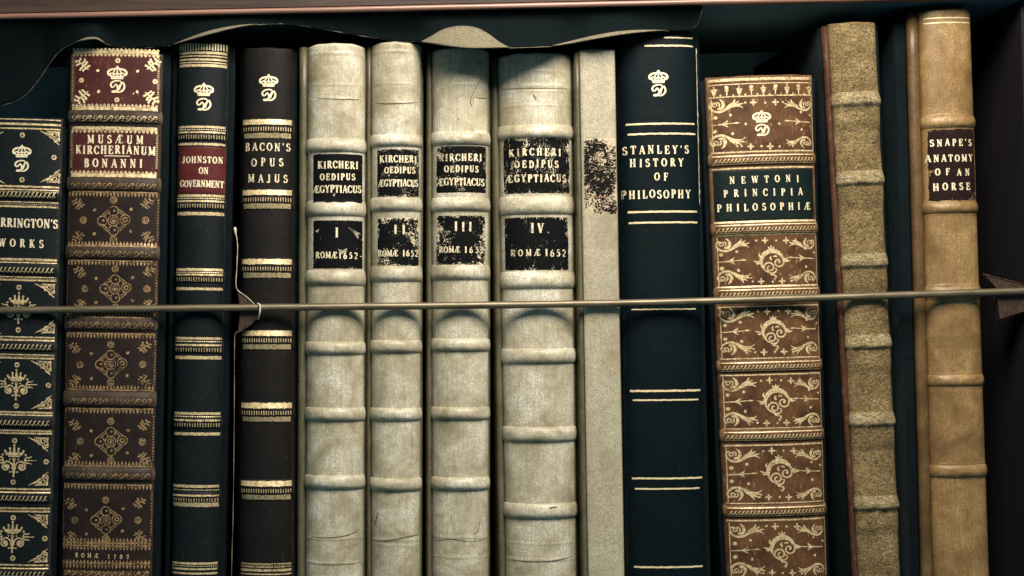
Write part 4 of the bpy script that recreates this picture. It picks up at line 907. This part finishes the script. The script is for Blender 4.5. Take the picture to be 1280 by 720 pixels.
# ================================================================== leather dust fall under the shelf
def dust_fall():
    C = [(-40, 136, 0), (-20, 134, 0), (0, 132, 0), (20, 126, 0), (35, 116, 0), (50, 98, 0), (62, 80, 0), (75, 64, .1), (90, 55, .3), (105, 51, .7), (120, 49.5, .8), (130, 54, .3), (145, 58, 0), (175, 60, 0), (200, 58, 0), (215, 56.5, .1), (235, 51, .5), (260, 44, .8), (285, 37.5, .7), (310, 32.5, .4), (340, 30, .1), (370, 31, 0), (400, 36, 0), (440, 43, 0), (475, 48.5, 0), (500, 52.5, 0), (520, 52, .1), (540, 55, .7), (560, 58, 1.3), (585, 60.5, 1.6), (610, 60.5, 1.6), (630, 60, 1.7), (660, 59.5, 1.7), (690, 58, 1.2), (715, 54.5, .5), (745, 49, .9), (775, 44, .9), (800, 41, .5), (825, 39, .2), (850, 38.5, 0), (862, 37.5, 0), (870, 32, 0), (875, 22, 0), (878, 9, 0)]
    pts = catmull(C, 5); root = empty('leather_dust_fall', at(420, 30, -0.004)); o = root.location.copy()
    tag(root, 'wavy dark leather strip hanging under the shelf edge, frayed along its hem', 'leather strip')
    n = len(pts); nv = 16; vs, fs, hem = [], [], []
    def P(x, y, bl, py):
        ysh = 22.2 - 0.0207 * x; f = (py - ysh) / (y - ysh)
        Y = -0.0062 + min(0.016, (y - ysh) * S * 0.45) * math.sin(math.pi * .5 * min(1, f * 1.05))      # falls back under the shelf
        Y -= max(0, bl) * (0.006 + 0.010 * min(1, (y - ysh) / 45)) * max(0, (f - .2) / .8) ** 1.3        # and curls forward; flare over the broad vellum book shaped to shade its top
        return at(x, py, Y + 0.0003 * mnoise.noise((x * .02, f * 3, 0))) - o
    for i, (x, y, bl) in enumerate(pts):
        ysh = 22.2 - 0.0207 * x
        for j in range(nv + 1):
            p = P(x, y, bl, ysh + (y - ysh) * j / nv); vs.append(p)
            if j == nv: hem.append(p + Vector((0, -0.0003, 0)))
    for i in range(n - 1):
        for j in range(nv): fs.append((i * (nv + 1) + j, i * (nv + 1) + j + 1, (i + 1) * (nv + 1) + j + 1, (i + 1) * (nv + 1) + j))
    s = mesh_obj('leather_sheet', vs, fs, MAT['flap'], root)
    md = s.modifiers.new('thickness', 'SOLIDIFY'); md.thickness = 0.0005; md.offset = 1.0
    def hem_at(x):
        for a, c in zip(pts, pts[1:]):
            if a[0] <= x <= c[0]:
                f = (x - a[0]) / (c[0] - a[0] + 1e-9); return a[1] + (c[1] - a[1]) * f, a[2] + (c[2] - a[2]) * f
        return pts[-1][1:]
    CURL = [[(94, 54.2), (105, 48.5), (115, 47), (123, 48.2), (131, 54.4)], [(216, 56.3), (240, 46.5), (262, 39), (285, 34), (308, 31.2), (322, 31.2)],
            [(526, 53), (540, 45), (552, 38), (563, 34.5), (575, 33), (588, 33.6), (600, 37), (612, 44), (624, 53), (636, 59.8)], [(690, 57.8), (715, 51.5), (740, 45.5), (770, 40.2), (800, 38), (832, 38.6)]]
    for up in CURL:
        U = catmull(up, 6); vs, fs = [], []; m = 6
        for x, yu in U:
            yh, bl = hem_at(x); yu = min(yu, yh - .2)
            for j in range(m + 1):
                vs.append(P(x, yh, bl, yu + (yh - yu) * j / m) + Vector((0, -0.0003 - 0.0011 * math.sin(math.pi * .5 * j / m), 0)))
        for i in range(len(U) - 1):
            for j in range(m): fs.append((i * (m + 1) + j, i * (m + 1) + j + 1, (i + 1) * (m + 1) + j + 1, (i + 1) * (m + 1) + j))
        c = mesh_obj('lit_curl', vs, fs, MAT['lit_tan'], root)  # overlay painted pale where the curled hem catches light
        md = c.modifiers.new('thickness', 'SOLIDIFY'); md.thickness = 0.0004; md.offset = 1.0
    hp = [h + Vector((0, 0.0002 * mnoise.noise((i * 1.3, 0, 1)), 0.0003 * mnoise.noise((i * 1.1, 5, 2)))) for i, h in enumerate(hem)]
    tube('frayed_hem', hp, 0.00024, MAT['fray'], root, 6, [(0.5 + 0.9 * abs(mnoise.noise((i * .8, 3, 3)))) * (1.0 if pts[i][0] < 840 else 0.35) for i in range(n)])
dust_fall()

# ================================================================== brass rail and its brackets
def prism(name, poly_px, Yf, Yb, mat, parent, o):
    F = [at(x, y, Yf) - o for x, y in poly_px]; B = [p + Vector((0, Yb - Yf, 0)) for p in F]; n = len(F)
    return mesh_obj(name, F + B, [tuple(range(n)), tuple(range(n, 2 * n))[::-1]] + [(i, n + i, n + (i + 1) % n, (i + 1) % n) for i in range(n)], mat, parent, False)
YR = -0.0028
ra, rb = at(-60, 388.4, YR), at(1400, 358.0, YR)
rail_pts = [ra.lerp(rb, k / 80) for k in range(81)]
ro = empty('retaining_rail', at(640, 374, YR))
tag(ro, 'thin brass rail running across all the book spines', 'rail')
pp = [p - ro.location for p in rail_pts]
PXM = [(0, 388.0), (320, 384.5), (560, 382), (720, 380), (880, 377), (1040, 371.5), (1280, 364)]
def rail_y(x):
    for (x0, y0), (x1, y1) in zip(PXM, PXM[1:]):
        if x <= x1: return y0 + (y1 - y0) * (x - x0) / (x1 - x0)
    return PXM[-1][1] + (x - 1280) * -0.031
crv = catmull([(x, rail_y(x)) for x in (-80, 0, 200, 400, 600, 800, 1000, 1200, 1284)], 8)
tube('rod', [at(x, y, YR) - ro.location for x, y in crv], 0.0023, MAT['brass'], ro, 16)

lb = empty('rail_bracket', at(310, 388, 0.0)); o = lb.location
tag(lb, 'pointed wooden rail bracket with pale edges, between the charcoal and the plum book', 'bracket', 'brackets holding the rail')
prism('lug', [(296.5, 361), (320, 381), (325, 386), (321, 398), (314, 406), (297.5, 416), (300.5, 388)], -0.0004, 0.008, MAT['lug'], lb, o)
tube('edge_wire', [at(x, y, -0.0010) - o for x, y in catmull([(293.5, 284), (294.6, 292), (296.4, 300), (297, 312), (296, 335), (295.6, 360), (307, 370), (319.5, 381.5)], 4)], 0.00021, MAT['pale'], lb, 6,
     [2.4, 4.4, 4.6, 3.6, 2.6, 1.8] + [1.0 + .3 * math.sin(k * 1.7) for k in range(23)])
tube('edge_wire', [at(x, y, -0.0008) - o for x, y in catmull([(297, 414), (294.5, 417), (293.2, 424), (293, 480), (292.4, 560), (291.4, 640), (290, 690), (289, 740)], 5)], 0.0002, MAT['fray'], lb, 6, [1.0 + .45 * math.sin(k * 1.3) for k in range(36)])
tube('hook', [at(x, y, Y) - o for x, y, Y in catmull([(322, 379.5, -0.0030), (324.5, 381, -0.0062), (325, 386, -0.0066), (324.5, 392, -0.0060), (322.5, 399, -0.0025)], 4)], 0.00055, MAT['pale'], lb, 8)

rbk = empty('rail_bracket', at(1262, 372, 0.0)); o = rbk.location
tag(rbk, 'reddish wooden rail bracket wedged against the dark side panel', 'bracket', 'brackets holding the rail')
prism('lug', [(1231, 344), (1284, 356), (1284, 388), (1250, 398.5), (1248, 384), (1246, 360)], -0.0004, 0.006, MAT['lug'], rbk, o)
tube('edge_wire', [at(x, y, -0.0007) - o for x, y in ((1229, 342.5), (1246, 347), (1265, 351.5), (1284, 356))], 0.0003, MAT['redboard'], rbk, 6)

for ob in scene.objects:                       # bookkeeping used only while building
    if 'lift' in ob: del ob['lift']
